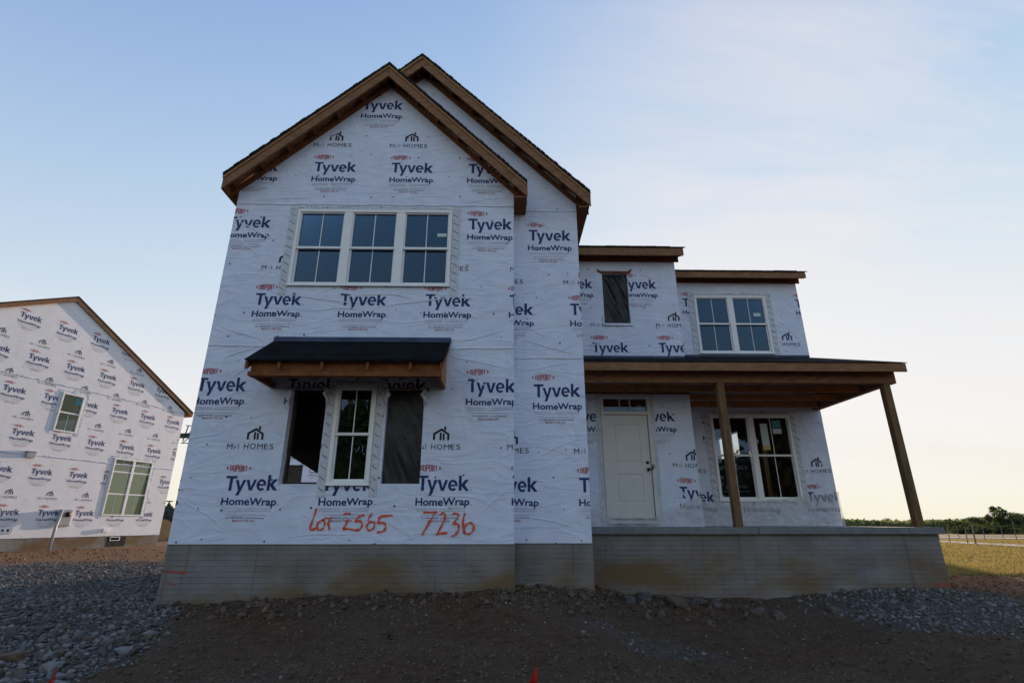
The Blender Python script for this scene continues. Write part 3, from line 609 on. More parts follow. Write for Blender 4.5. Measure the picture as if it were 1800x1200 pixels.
for a, b, y1 in ((A_L, A_AP, YB - .335), (A_AP, A_R, YB - .002)): s.prism(sloped(a, b, .026, -.003), 7.93, y1)
q = shaggy(A_L, A_AP, 7.935, .024); s.add(q.v, q.f); q = shaggy(A_AP, A_R, 7.935, .024); s.add(q.v, q.f)
s.build('shingles', M['shingle'], ro)
def rake(parent, a, b, y0, y1, yw, depth, dz=-.06, nlook=7, lo=.05, hi=.97):
    k = MB().prism(sloped(a, b, dz, dz - depth), y0, y1).build('rake_board', M['wood'], parent, bevel=.004)
    for i in range(nlook):
        t = lo + (hi - lo) * i / (nlook - 1); x = a[0] + (b[0] - a[0]) * t; z = a[1] + (b[1] - a[1]) * t
        sgn = (b[1] - a[1]) / (b[0] - a[0])
        MB().prism([(x - .02, z + dz - .002 - .02 * sgn), (x + .02, z + dz - .002 + .02 * sgn), (x + .02, z + dz - .13 + .02 * sgn), (x - .02, z + dz - .13 - .02 * sgn)], y1 + .001, yw - .004).build('lookout', M['fresh'], k)
    MB().prism(sloped(a, b, dz - .09, dz - .21), yw - .034, yw - .003).build('sub_rake_board', M['fresh'], k)
rake(ro, A_L, (A_AP[0] - .001, A_AP[1]), 7.965, 8.0, YA, .205)
rake(ro, (A_AP[0] + .001, A_AP[1]), A_R, 7.965, 8.0, YA, .205)
MB().box(-5.115, -5.07, 8.001, YR, 5.67, 5.86).build('fascia_board', M['fresh'], ro)
MB().box(.375, .41, 8.001, YB - .003, 5.57, 5.755).box(XA + .002, .374, 8.005, YB - .003, 5.56, 5.59).build('fascia_board', M['fresh'], ro)
r = MB()
r.prism(sloped(B_L, B_AP, -.004, -.058), 8.242, YR + .3).prism(sloped(B_AP, B_R, -.004, -.058), 8.255, YR + .3)
rb = r.build('roof', M['osb'], H)
s = MB().prism(sloped(B_L, B_AP, .026, -.003), 8.241, YR + .31).prism(sloped(B_AP, B_R, .026, -.003), 8.241, YR + .31)
q = shaggy(B_AP, B_R, 8.246, .024, 40); s.add(q.v, q.f); q = shaggy((-2.3, B_L[1] + (B_AP[1] - B_L[1]) * (2.815 / 3.4)), B_AP, 8.246, .024, 8); s.add(q.v, q.f)
s.build('shingles', M['shingle'], rb)
rake(rb, B_AP, B_R, 8.27, 8.305, YB, .20, nlook=8)
rake(rb, (-2.28, B_L[1] + (B_AP[1] - B_L[1]) * (2.835 / 3.4)), (B_AP[0] - .001, B_AP[1]), 8.27, 8.305, YB, .20, nlook=2, lo=.3, hi=.8)
MB().box(1.56, 1.595, 8.306, 20.2, 5.57, 5.80).box(XB + .002, 1.559, 8.31, YC, 5.57, 5.60).build('fascia_board', M['fresh'], rb)
def eave_roof(x0, x1, yf, zt, slope, yridge, yback, fd, wallY):
    zr = zt + slope * (yridge - yf)
    f = MB().prism([(yf + .01, zt - .052), (yridge, zr - .052), (yridge, zr - .004), (yf + .01, zt - .004)], x0, x1, 'x').prism([(yridge, zr - .052), (yback, zt - .05), (yback, zt), (yridge, zr - .004)], x0, x1, 'x')
    o = f.build('roof', M['osb'], H)
    s = MB().prism([(yf - .02, zt - .014), (yridge, zr), (yridge, zr + .022), (yf - .02, zt + .010)], x0 - .01, x1 + .045, 'x').prism([(yridge, zr), (yback, zt + .004), (yback, zt + .026), (yridge, zr + .022)], x0 - .01, x1 + .045, 'x')
    n = int((x1 - x0) / .3)
    for i in range(n): s.box(x0 + i * .3 + .004, x0 + i * .3 + .293, yf - .026 - random.uniform(0, .008), yf + .2, zt - .006 + random.uniform(0, .006), zt + .016 + random.uniform(0, .006))
    s.build('shingles', M['shingle'], o)
    MB().box(x0, x1 - .038, yf, yf + .038, zt - .055 - fd, zt - .02).build('fascia_board', M['wood'], o, bevel=.003)
    MB().prism([(yf - .001, zt - .055 - fd), (yf - .001, zt - .055), (yridge, zr - .055), (yridge, zr - .055 - fd), (wallY + .2, zt - .055 - fd + slope * (wallY + .2 - yf))], x1 - .037, x1, 'x').build('rake_board', M['wood'], o, bevel=.003)
    MB().box(x0, x1 - .04, wallY - .036, wallY - .003, zt - .075 - fd, zt + .0).build('frieze_board', M['fresh'], o)
    b = MB(); 
    return o
eave_roof(XB + .002, 4.09, 10.40, 5.925, .42, 15.2, 20.2, .150, YC)
eave_roof(XC + .002, 7.78, 11.90, 6.10, .42, 16.1, 20.25, .125, YD)

# awning over the lower window group
aw = MB(); yf, zf, zw = 7.45, 2.285, 2.835; xa, xb = -3.86, -.895
aw.prism([(yf - .015, zf - .012), (YA - .03, zw - .012), (YA - .03, zw + .014), (yf - .015, zf + .012)], xa, xb, 'x')
ao = aw.build('awning_roof', M['felt'], H)
MB().box(xa + .01, xb + .01, YA - .034, YA - .008, zw + .018, zw + .10).build('flashing_strip', M['blueflash'], ao)
for i, x in enumerate((-3.84, -3.36, -2.72, -2.04, -1.40, -.93)):
    MB().prism([(yf + .02, zf - .015), (YA - .04, zw - .02), (YA - .04, zw - .15), (yf + .02, zf - .135)], x - .02, x + .02, 'x').build('rafter', M['fresh'], ao, bevel=.002)
MB().box(-3.80, -.945, yf + .10, yf + .138, 2.05, 2.29).build('sub_fascia', M['fresh'], ao)
MB().box(-3.82, -.925, yf + .06, yf + .098, 2.06, 2.125).build('rim_board', M['fresh'], ao)
for x in (-3.80, -.965): MB().prism([(yf + .14, 2.06), (YA - .006, 2.06), (YA - .006, 2.70), (yf + .14, 2.30)], x, x + .02, 'x').build('end_panel', M['osb'], ao)
for x in (-3.76, -1.005): MB().box(x, x + .036, yf + .14, YA - .006, 2.05, 2.13).build('side_rail', M['fresh'], ao)
for x in (-3.1, -2.4, -1.7): MB().box(x, x + .036, yf + .14, YA - .012, 2.20, 2.29).build('joist', M['fresh'], ao)

# porch: slab, foundation, posts, beams, roof
fw = MB()
fw.box(XL - .012, XA + .012, YA + .022, YA + .26, -1.9, Z0 + .002).box(XA + .013, XB + .012, YB + .022, YB + .26, -1.9, Z0 + .002)
fw.box(XL - .012, XL + .22, YA + .261, YR, -1.9, Z0 + .002).box(XB - .2, XB + .012, YB + .261, YC + .2, -1.9, Z0 + .002).box(XD - .22, XD + .012, YD, YR, -1.9, Z0 + .002).box(XL - .012, XD + .012, YR + .001, YR + .2, -1.9, Z0 + .002)
fo = fw.build('foundation_wall', M['concrete'], H, bevel=.006)
pf = MB().box(XB + .014, 7.60, 9.50, 9.72, -1.9, -.20).box(7.38, 7.60, 9.721, YD + .1, -1.9, -.20).build('porch_foundation', M['concrete'], H, bevel=.006)
sb = MB().box(XB + .014, 4.42, 9.425, YD + .05, -.199, -.087).box(4.428, 7.06, 9.425, YD + .05, -.199, -.087).box(7.068, 7.67, 9.425, YD + .05, -.199, -.087)
sb.build('porch_slab', M['slab'], H, bevel=.008)
for x in (4.112, 7.352): MB().box(x, x + .132, 9.60, 9.732, -.086, 2.535).build('porch_post', M['treated'], H, bevel=.006)
MB().box(XB + .003, 7.62, 9.60, 9.735, 2.535, 2.79).build('porch_beam', M['beam'], H, bevel=.004)
MB().box(7.47, 7.62, 9.737, YD - .003, 2.54, 2.79).build('porch_beam', M['beam'], H, bevel=.004)
pz = lambda y: 2.872 + .345 * (y - 9.35)
pr_ = MB().prism([(9.34, pz(9.34) - .05), (YC - .003, pz(YC) - .05), (YC - .003, pz(YC) - .004), (9.34, pz(9.34) - .004)], XB + .003, XC + .001, 'x').prism([(9.34, pz(9.34) - .05), (YD - .003, pz(YD) - .05), (YD - .003, pz(YD) - .004), (9.34, pz(9.34) - .004)], XC + .002, 7.68, 'x')
po = pr_.build('porch_roof', M['osb'], H)
s = MB().prism([(9.315, pz(9.315)), (YC - .004, pz(YC)), (YC - .004, pz(YC) + .018), (9.315, pz(9.315) + .014)], XB + .004, XC + .001, 'x').prism([(9.315, pz(9.315)), (YD - .004, pz(YD)), (YD - .004, pz(YD) + .018), (9.315, pz(9.315) + .014)], XC + .002, 7.70, 'x')
s.build('underlayment', M['felt'], po)
MB().box(XB + .004, XC - .0, YC - .016, YC - .005, pz(YC) + .02, pz(YC) + .075).box(XC + .02, 7.64, YD - .016, YD - .005, pz(YD) + .02, pz(YD) + .075).build('flashing_strip', M['blueflash'], po)
MB().box(XB + .003, 7.67, 9.328, 9.366, 2.695, 2.858).build('fascia_board', M['wood'], po, bevel=.003)
MB().prism([(9.367, 2.70), (YD - .003, 2.70 + .345 * (YD - 9.36)), (YD - .003, pz(YD) - .052), (9.367, pz(9.367) - .052)], 7.635, 7.671, 'x').build('rake_board', M['wood'], po, bevel=.003)
MB().prism([(9.75, 2.795), (YD - .004, 2.795), (YD - .004, pz(YD) - .054), (9.75, pz(9.75) - .054)], 7.60, 7.615, 'x').build('gable_panel', M['osb'], po)
i = 0; x = 1.62
while x < 7.45:
    yw = (YC if x < XC else YD) - .04
    MB().prism([(9.40, pz(9.40) - .055), (yw, pz(yw) - .055), (yw, pz(yw) - .19), (9.74, pz(9.74) - .19), (9.40, pz(9.4) - .12)], x, x + .038, 'x').build('rafter', M['porch_timber'], po); x += .61
for y, xa_, xb_ in ((10.43, XB + .005, 7.465), (11.20, XC + .01, 7.465), (11.95, XC + .01, 7.465)): MB().box(xa_, xb_, y, y + .038, 2.56, 2.70).build('ceiling_joist', M['porch_timber'], po)
MB().box(XB + .005, XC - .005, YC - .042, YC - .004, 2.56, 2.70).build('ceiling_joist', M['fresh'], po)

# inside: floors, ceiling joists, studs, stair
MB().box(XL + .16, XB - .16, YB + .16, YR - .16, -.34, -.305).box(XB - .15, XD - .16, YD + .16, YR - .16, -.34, -.305).build('floor_deck', M['osb'], H)
MB().box(XL + .16, XB - .16, YB + .16, YR - .16, 3.02, 3.05).box(XB - .15, XC - .16, YC + .16, YR - .16, 3.02, 3.05).box(XC - .15, XD - .16, YD + .16, YR - .16, 3.02, 3.05).build('floor_deck', M['osb'], H)
for i in range(12):
    y = 9.0 + i * .9; MB().box(XL + .17, (XB if y < YC + .2 else XC if y < YD + .2 else XD) - .17, y, y + .04, 2.74, 3.015).build('floor_joist', M['fresh'], H)
for x, y in ((5.55, 14.6), (6.68, 13.3), (7.15, 13.6), (6.2, 15.2), (-1.7, 12.4), (-2.1, 12.4), (-2.5, 12.4), (-1.3, 12.4), (-3.0, 12.4), (.2, 11.6), (-.6, 11.6)):
    MB().box(x, x + .04, y, y + .09, -.30, 2.735).build('wall_stud', M['fresh'], H)
MB().box(-4.7, XC, 14.9, 14.95, -.30, 2.735).build('partition', M['inside_shade'], H)
MB().box(XL + .17, XB - .17, 13.9, 13.95, 3.06, 6.0).build('partition', M['inside_shade'], H)
MB().box(XC - .1, XD - .17, 14.9, 14.95, 3.06, 6.0).build('partition', M['inside_shade'], H)
MB().box(XL + .17, XB - .17, YA + .6, YR - .17, 5.72, 5.76).box(XB - .16, XC - .17, YC + .17, YR - .17, 5.72, 5.76).box(XC - .16, XD - .17, YD + .17, YR - .17, 5.72, 5.76).build('ceiling', M['inside_shade'], H)
st = MB().prism([(9.6, 1.62), (14.45, 1.06), (14.45, 1.35), (9.6, 2.3)], -4.70, -3.4, 'x').build('stair', M['inside_shade'], H)

# spray-can lettering on the front and paint dashes on the concrete
def ribbon(m, pts, w, Y, k=0):
    pts = [Vector((p[0], 0, p[1])) for p in pts]; dense = []
    for i in range(len(pts) - 1):                                # Catmull-Rom so the strokes curve like a hand
        p0, p1, p2, p3 = pts[max(i - 1, 0)], pts[i], pts[i + 1], pts[min(i + 2, len(pts) - 1)]
        for j in range(6):
            t = j / 6; dense.append(.5 * ((2 * p1) + (p2 - p0) * t + (2 * p0 - 5 * p1 + 4 * p2 - p3) * t * t + (3 * p1 - p0 - 3 * p2 + p3) * t ** 3))
    dense.append(pts[-1]); n = len(dense); vs = []
    for i, p in enumerate(dense):
        d_ = (dense[min(i + 1, n - 1)] - dense[max(i - 1, 0)]).normalized(); r_ = Vector((-d_.z, 0, d_.x)); ww = w * (.5 + .16 * math.sin(i * .9 + k) + .2 * noise.noise((p.x * 9, p.z * 9, k)))
        for sg in (1, -1): q_ = p + r_ * ww * sg; vs.append((q_.x, Y, q_.z))
    m.add(vs, [(2 * i, 2 * i + 1, 2 * i + 3, 2 * i + 2) for i in range(n - 1)])
sp = MB()
def S(*pts):                                                       # crop pixels (5.4545 px of the enlarged photograph per px) to metres on the wall
    return [(-2.875 - .104 * 0 + (x - 80) / 5.4545 * .00828 + .0, .085 - (y - 150) / 5.4545 * .00828 - .02) for x, y in pts]
strokes = [S((122, 62), (100, 160), (82, 262), (150, 245)), S((205, 170), (160, 190), (145, 235), (172, 268), (212, 245), (215, 195), (200, 172)), S((215, 158), (292, 152)), S((262, 160), (255, 210), (272, 266)),
           S((392, 122), (425, 112), (462, 116)), S((445, 165), (425, 215), (408, 262), (440, 254), (505, 264)),
           S((606, 128), (552, 133)), S((552, 133), (530, 165), (512, 195)), S((512, 190), (560, 182), (586, 215), (570, 258), (512, 270)), S((676, 112), (655, 140), (640, 185)), S((650, 195), (632, 240), (660, 270), (700, 250), (708, 205), (680, 188), (648, 198)),
           S((882, 128), (755, 140)), S((755, 140), (748, 175), (738, 204)), S((738, 204), (790, 196), (822, 235), (798, 278), (738, 286)),
           S((1185, 102), (1325, 98)), S((1300, 104), (1240, 210), (1182, 312)), S((1345, 128), (1385, 106), (1402, 150), (1365, 240), (1322, 318)), S((1322, 300), (1432, 293)),
           S((1472, 122), (1510, 108), (1532, 140), (1482, 212)), S((1482, 212), (1530, 210), (1540, 262), (1505, 312), (1472, 322)), S((1598, 108), (1582, 180), (1590, 300)), S((1592, 290), (1606, 225), (1652, 198), (1690, 235), (1668, 290), (1622, 304), (1594, 282))]
sp2 = MB()
for k, s_ in enumerate(strokes): ribbon(sp if k < 14 else sp2, s_, .026, YA - .0085 - .0004 * k, k)
sp.build('spray_painted_lettering', M['orange'], H); sp2.build('spray_painted_number', M['orange'], H)
pm = MB(); ribbon(pm, [(-4.93, -.68), (-4.75, -.69), (-4.56, -.69)], .030, YA + .018, 1); ribbon(pm, [(-4.82, -.84), (-4.70, -.85)], .018, YA + .0175, 2); ribbon(pm, [(-4.60, -.52), (-4.64, -.75), (-4.66, -1.0)], .006, YA + .017, 3)
pm.build('paint_mark', M['faded_orange'], H); pm = MB()
[ribbon(pm, [(7.30 + .01 * q, -1.025 + .018 * q), (7.42, -1.015 + .018 * q), (7.52, -1.02 + .018 * q), (7.595, -1.016 + .018 * q)], .017, 9.4965 - .0006 * q, q) for q in range(3)]
pm.build('paint_mark', M['faded_orange'], H)

# ------------------------------------------------------------------ things on the house
sg = empty('for_sale_sign', (5.4, YD + .2, .5), 'dark green FOR SALE sign leaning inside the porch window', 'sign')
MB().box(5.03, 5.78, YD + .10, YD + .115, .47, 1.40).build('board', M['signgreen'], sg, bevel=.004)
tx = MB()
def put_text(m, s_, cap, width, x, z, Y, bold=0): v, f = text_geo(s_, cap, width, bold); m.add([(a + x, Y, b + z) for a, b in v], f)
put_text(tx, 'FOR SALE', .085, .62, 5.10, 1.16, YD + .098); put_text(tx, 'M/I HOMES', .06, .50, 5.16, .74, YD + .098)
tx.add([(5.40, YD + .098, .93), (5.46, YD + .098, .93), (5.43, YD + .098, 1.06)], [(0, 1, 2)]); tx.add([(5.10, YD + .098, .66), (5.70, YD + .098, .66), (5.70, YD + .098, .672), (5.10, YD + .098, .672)], [(0, 1, 2, 3)])
tx.build('lettering', M['signwhite'], sg)
def plastic_sheet():
    def line(x):                                                  # plan of the walls it lies against
        return YC if x < XC else YD
    segs = [(1.5, XC - .02, YC), (XC + .03, 7.645, YD)]
    b = MB()
    for xa_, xb_, Yw in segs:
        n, k = int((xb_ - xa_) / .025), 28; base = len(b.v); vs = []
        for j in range(k + 1):
            for i in range(n + 1):
                x = xa_ + (xb_ - xa_) * i / n; t = j / k
                if Yw == YC:
                    top = .24 if x < 1.9 else .24 - .16 * min(1, (x - 1.9) / .4) if x < 2.6 else .08 + .40 * min(1, max(0, (x - 2.85) / 1.0)) ** 1.2
                else: top = .44 + .10 * math.sin(x * .9) * .3 + .14 * min(1, max(0, (x - 5.2) / 2)) + .05 * math.exp(-((x - 7.6) / .2) ** 2)
                top += .03 * noise.noise((x * 3, Yw, 1)); z = -.083 + (top + .083) * t
                y = Yw - .045 - .05 * (1 - t) ** 2 - .035 * abs(noise.noise((x * 4 + z * 3, z * 5, Yw))) - .02 * noise.noise((x * 9, z * 8 + x * 4, 2)) - .02
                if x > XD: y -= .02; z += (x - XD) * .5 * t * .4
                vs.append((x, y, z))
        b.add(vs, [(j * (n + 1) + i, j * (n + 1) + i + 1, (j + 1) * (n + 1) + i + 1, (j + 1) * (n + 1) + i) for j in range(k) for i in range(n)])
    o = b.build('plastic_sheet', M['plastic'], None, smooth=True)
    return tag(o, 'clear crumpled plastic sheet gathered along the foot of the porch walls', 'plastic sheet')
plastic_sheet()

# ------------------------------------------------------------------ the neighbour on the left
ND = Vector((.26791, .96344, 0)); NN = Vector((.96344, -.26791, 0)); NH = 23.904
NO = -NN * NH                                                    # u along ND, wall faces NN
N = empty('neighbouring_house', NO + ND * 15.5 + Vector((0, 0, -1.1)), 'white wrapped house at the left edge with brown gable trim and a grey meter box', 'house')
def npt(u, z, out=0): return NO + ND * u + NN * out + Vector((0, 0, z))
NW1 = (16.03, 16.96, 3.60, 5.22); NW2 = (18.98, 20.97, .27, 2.80)
pr = []
for kind, v, u in (('T', 7.555, 13.64), ('T', 6.03, 14.37), ('T', 4.6, 13.87), ('T', 3.03, 14.61), ('T', 1.60, 14.22), ('T', .04, 14.9), ('M', 6.80, 14.30), ('M', 5.35, 13.5), ('M', 3.85, 14.5), ('M', .86, 14.75)): pr += rowof(kind, v, u, 11, 22.2)
nw_ = wall('wrapped_wall', N, NO, ND, NN, [(8.74, -.6), (22.18, -.6), (22.18, 5.52), (15.46, 9.30), (8.74, 5.52)], [hole_of(*NW1), hole_of(*NW2)], prints=pr, seed=21); nw_.data.materials[0] = M['wrap_flat']
def nbox(m, u0, u1, z0, z1, o0, o1, mi=0):
    vs = [npt(u, z, o) for z in (z0, z1) for (u, o) in ((u0, o0), (u1, o0), (u1, o1), (u0, o1))]
    return m.add(vs, [(0, 1, 2, 3), (7, 6, 5, 4), (0, 4, 5, 1), (1, 5, 6, 2), (2, 6, 7, 3), (3, 7, 4, 0)], mi)
bx = MB(); nbox(bx, 8.75, 8.9, -.6, 5.5, -10, -.16); nbox(bx, 22.03, 22.17, -.6, 5.5, -1.2, -.16); nbox(bx, 22.03, 22.17, -.6, 5.5, -10, -4.6); nbox(bx, 22.03, 22.17, 2.9, 5.5, -4.6, -1.2); nbox(bx, 22.03, 22.17, -.6, -.1, -4.6, -1.2); nbox(bx, 8.9, 22.03, -.6, 5.5, -10, -9.85); bx.build('wrapped_wall', M['wrap'], N)
nf = MB(); nbox(nf, 8.76, 22.16, -1.8, -.598, -.25, -.02); nbox(nf, 21.9, 22.16, -1.8, -.598, -10, -.26); nfo = nf.build('foundation_wall', M['concrete'], N, bevel=.005)
bw = MB(); nbox(bw, 19.55, 20.45, -1.05, -.62, -.022, -.014); bw.build('window_well', M['rubber'], nfo)
bw = MB(); nbox(bw, 19.66, 20.14, -.80, -.64, -.013, .0); bw.build('basement_window', M['vinyl'], nfo)
bw = MB(); nbox(bw, 19.70, 20.10, -.775, -.665, .001, .004); bw.build('basement_pane', M['felt'], nfo)
def nroof():
    r = MB()
    def slope(a, b, d0, d1, o0, o1):
        vs = [npt(p[0], p[1] + d, o) for o in (o0, o1) for p, d in ((a, d0), (b, d0), (b, d1), (a, d1))]
        r.add(vs, [(0, 1, 2, 3), (7, 6, 5, 4), (0, 4, 5, 1), (1, 5, 6, 2), (2, 6, 7, 3), (3, 7, 4, 0)])
    ap, rt, lt = (15.46, 9.42), (22.62, 5.62), (8.3, 5.62)
    slope(lt, ap, 0, -.06, .115, -10.2); slope(ap, rt, 0, -.06, .115, -10.2); ro = r.build('roof', M['shingle'], N)
    for a, b in ((lt, ap), (ap, rt)):
        r = MB(); a2 = a
        vs = [npt(p[0], p[1] + d, o) for o in (.10, .062) for p, d in ((a, -.065), (b, -.065), (b, -.25), (a, -.25))]
        r.add(vs, [(0, 1, 2, 3), (7, 6, 5, 4), (0, 4, 5, 1), (1, 5, 6, 2), (2, 6, 7, 3), (3, 7, 4, 0)]); r.build('rake_board', M['wood'], ro)
    r = MB(); nbox(r, 22.55, 22.59, 5.36, 5.56, -10, .06); r.build('fascia_board', M['fresh'], ro)
nroof()
def nwindow(w, cols, rows, grids):
    u0, u1, z0, z1 = w; f = MB(); fr = .06
    nbox(f, u0, u1, z1 - fr, z1, -.07, .03); nbox(f, u0, u1, z0, z0 + fr, -.07, .03); nbox(f, u0, u0 + fr, z0 + fr, z1 - fr, -.07, .028); nbox(f, u1 - fr, u1, z0 + fr, z1 - fr, -.07, .028)
    for c in cols: nbox(f, c - .06, c + .06, z0 + fr, z1 - fr, -.07, .026)
    us = [u0 + fr] + [q_ for c in cols for q_ in (c - .06, c + .06)] + [u1 - fr]
    for i in range(0, len(us), 2):
        zs = [z0 + fr] + list(rows) + [z1 - fr]
        for r_ in rows: nbox(f, us[i], us[i + 1], r_ - .03, r_ + .03, -.05, .012)
        for k in range(len(zs) - 1):
            if grids[k]: m_ = (us[i] + us[i + 1]) / 2; nbox(f, m_ - .01, m_ + .01, zs[k] + (.03 if k else 0), zs[k + 1] - .03, -.03, -.02)
    fo_ = f.build('window', M['vinyl'], N, bevel=.003)
    for i in range(0, len(us), 2):
        p_ = MB(); nbox(p_, us[i] - .01, us[i + 1] + .01, z0 + .05, z1 - .05, -.042, -.036); p_.build('pane', M['glass_green'], fo_)
    t = MB(); nbox(t, u0 - .13, u0 - .003, z0 - .12, z1 + .1, .003, .010); nbox(t, u1 + .003, u1 + .13, z0 - .12, z1 + .1, .003, .010); nbox(t, u0 - .003, u1 + .003, z1 + .002, z1 + .1, .003, .011)
    t.build('flashing_tape', M['tape'], fo_); return fo_
w_ = nwindow(NW1, [], [4.40], [1, 0]); s = MB(); nbox(s, 16.62, 16.88, 4.80, 5.10, -.034, -.032); s.build('sticker', M['tealpaper'], w_)
nwindow(NW2, [19.975], [1.22, 2.20], [1, 0, 1])
b = MB(); nbox(b, 17.18, 17.66, -.17, .50, .004, .10); nbox(b, 17.20, 17.64, -.14, .47, .101, .115); mo = b.build('meter_box', M['metal_grey'], N, bevel=.012)
MB().tube([npt(17.46, .30, .116), npt(17.46, .30, .18), npt(17.46, .30, .20)], [.105, .10, .07], 16).build('meter_dial', M['metal_dark'], mo, smooth=True)
MB().tube([npt(17.20, .48, .12), npt(17.05, -.2, .20), npt(16.87, -1.15, .42)], .055, 10).build('conduit', M['metal_grey'], mo, smooth=True)
b = MB(); nbox(b, 15.30, 15.62, 2.42, 2.64, .003, .13); nbox(b, 15.26, 15.66, 2.645, 2.66, .003, .16); b.build('vent_hood', M['metal_grey'], N, bevel=.01)
b = MB(); nbox(b, 15.05, 15.64, -.42, -.19, .003, .03); vo = b.build('vent_plate', M['vinyl'], N, bevel=.005)
for u in (15.30, 15.48): MB().tube([npt(u, -.30, .031), npt(u, -.30, .036)], .045, 12).build('pipe_stub', M['rubber'], vo)
b = MB(); nbox(b, 19.2, 19.46, -.43, -.27, .003, .08); b.build('outlet_box', M['vinyl'], N, bevel=.006)
# seams and loose folds of its wrap
for zz in (5.48, 2.52):
    t = MB(); vs = []; n = 160
    for i in range(n + 1):
        u = 9 + 13.15 * i / n; j = .02 * noise.noise((u * 2, zz, 1)); vs += [npt(u, zz + j + .05, .002), npt(u, zz + j, .014 + .012 * abs(noise.noise((u * 4, 3, zz)))), npt(u, zz + j - .008, .003)]
    t.add(vs, [(i * 3 + k, i * 3 + k + 1, i * 3 + k + 4, i * 3 + k + 3) for i in range(n) for k in range(2)]); t.build('wrap_seam', M['wrap'], N, smooth=True)

# a third house beyond, glimpsed through the torn opening
T3 = empty('wrapped_house', (-19.5, 52, -1.1), 'white wrapped house far behind, glimpsed through the open rough window', 'house')
pr = []
for kind, v, u in (('T', .8, -19), ('T', 2.4, -18.4), ('T', 3.9, -18.9), ('T', 5.4, -18.2), ('M', 1.6, -18.7), ('M', 4.7, -18.5)): pr += rowof(kind, v, u, -25, -14.5)
wall('wrapped_wall', T3, (0, 48, 0), X, NF, [(-25, -.5), (-14.5, -.5), (-14.5, 5.6), (-19.7, 8.6), (-25, 5.6)], [(-20.6, .4, -18.0, 4.85)], prints=pr, caps=False)
MB().box(-24.9, -14.6, 48.2, 57, -.5, 5.5).build('house_body', M['inside_shade'], T3)
MB().prism([(-25.4, 5.5), (-19.7, 8.75), (-19.7, 8.95), (-25.4, 5.7)], 47.7, 57.4).prism([(-19.7, 8.75), (-14.1, 5.5), (-14.1, 5.7), (-19.7, 8.95)], 47.7, 57.4).build('roof', M['shingle'], T3)
MB().box(-25, -14.5, 48.02, 57, -2, -.501).build('foundation_wall', M['concrete'], T3)

# ------------------------------------------------------------------ ground
def sm(a, b, t): t = min(1, max(0, (t - a) / (b - a))); return t * t * (3 - 2 * t)
ZX = [-40, -9, -6.5, -5, -3.2, -1.4, 0, 1.4, 2.2, 4.4, 5.4, 6.3, 7.4, 8.6, 12, 60]
ZZ = [-1.06, -1.10, -1.12, -1.13, -1.03, -.95, -.92, -.98, -1.13, -1.20, -1.11, -1.05, -1.06, -1.16, -1.2, -1.2]
def gh(x, y, fine=True):
    zf = float(np.interp(x, ZX, ZZ)); t = sm(1.2, 1.7, x); yf = YA + .1 + t * 1.2
    d_ = max(0, yf - y); drop = .46 if x > -5 else .46 - .18 * sm(5, 9, -x)
    if x > 7.6: drop = .46 - .2 * sm(7.6, 12, x)
    z = zf - drop * (1 - math.exp(-(d_ / 1.35) ** 1.3))
    if y > 35: z -= (min(y, 150) - 35) * .0165
    if fine and -16 < x < 16 and 1 < y < 24:
        w = 1
        z += .055 * noise.noise((x * .8, y * .8, 3)) * min(1, .35 + d_) + .026 * noise.noise((x * 2.6, y * 2.6, 8)) + .024 * noise.noise((x * 7, y * 7, 1)) + .013 * noise.noise((x * 17, y * 17, 5))
    return z
def axis(fine0, fine1, step, lo, hi, grow=1.16):
    a = list(np.arange(fine0, fine1 + 1e-6, step)); s_ = step
    while a[-1] < hi: s_ *= grow; a.append(a[-1] + s_)
    s_ = step
    while a[0] > lo: s_ *= grow; a.insert(0, a[0] - s_)
    return a
gx = axis(-11, 11, .065, -2500, 2500); gy = axis(4.6, 12.5, .065, -400, 4000)
nx, ny = len(gx), len(gy); gv = [(x, y, gh(x, y)) for y in gy for x in gx]
ids = np.arange(nx * ny).reshape(ny, nx); gf = np.stack([ids[:-1, :-1], ids[:-1, 1:], ids[1:, 1:], ids[1:, :-1]], -1).reshape(-1, 4)
me = bpy.data.meshes.new('ground'); me.from_pydata(gv, [], gf.tolist()); me.polygons.foreach_set('use_smooth', [True] * len(me.polygons))
def gravel_w(x, y):
    """how much crushed stone lies on the soil here"""
    n_ = .5 * noise.noise((x * .7, y * .7, 1)) + .25 * noise.noise((x * 2.1, y * 2.1, 6))
    edge = -4.55 - .55 * (7.2 - min(y, 8.2)) * -.0 + n_ * .35                      # left drive: its right edge
    edge = np.interp(y, [4, 5.8, 7, 8.05, 8.5, 10, 20], [-5.3, -4.35, -4.15, -4.35, -4.9, -4.9, -4.9]) + n_ * .45
    w = sm(-.25, .35, edge - x) * sm(17.5 + n_ * 3, 14.5 + n_ * 3, y) if x < 0 else 0
    if x < -3 and y > 14: w *= .9
    m = math.exp(-(((x - 6.9) / 1.9) ** 2 + ((y - 8.75) / .85) ** 2)) * 1.5 + n_ * .5 if x > 4 else 0      # heap by the porch corner
    c = math.exp(-(((x - 1.9) / 1.5) ** 2 + ((y - 7.25) / .38) ** 2)) * .9 + n_ * .5 if -.5 < x < 4.5 else 0
    return max(w, min(1, max(0, m - .35) * 1.6), min(.85, max(0, c - .34) * .9))
def grass_w(x, y):
    n_ = noise.noise((x * .4, y * .4, 2)) * .8 + .3 * noise.noise((x * 1.7, y * 1.7, 9))
    if x > 7.7: return sm(-.3, .5, y - (12.9 + n_))
    return sm(0, 3, y - 30) if x > -12 else sm(0, 3, y - 45)
ca = me.color_attributes.new('cover', 'FLOAT_COLOR', 'POINT'); buf = np.zeros((nx * ny, 4), np.float32); buf[:, 3] = 1
for i, (x, y, z) in enumerate(gv):
    buf[i, 0] = gravel_w(x, y) if -14 < x < 11 and 3 < y < 21 else 0; buf[i, 1] = grass_w(x, y)
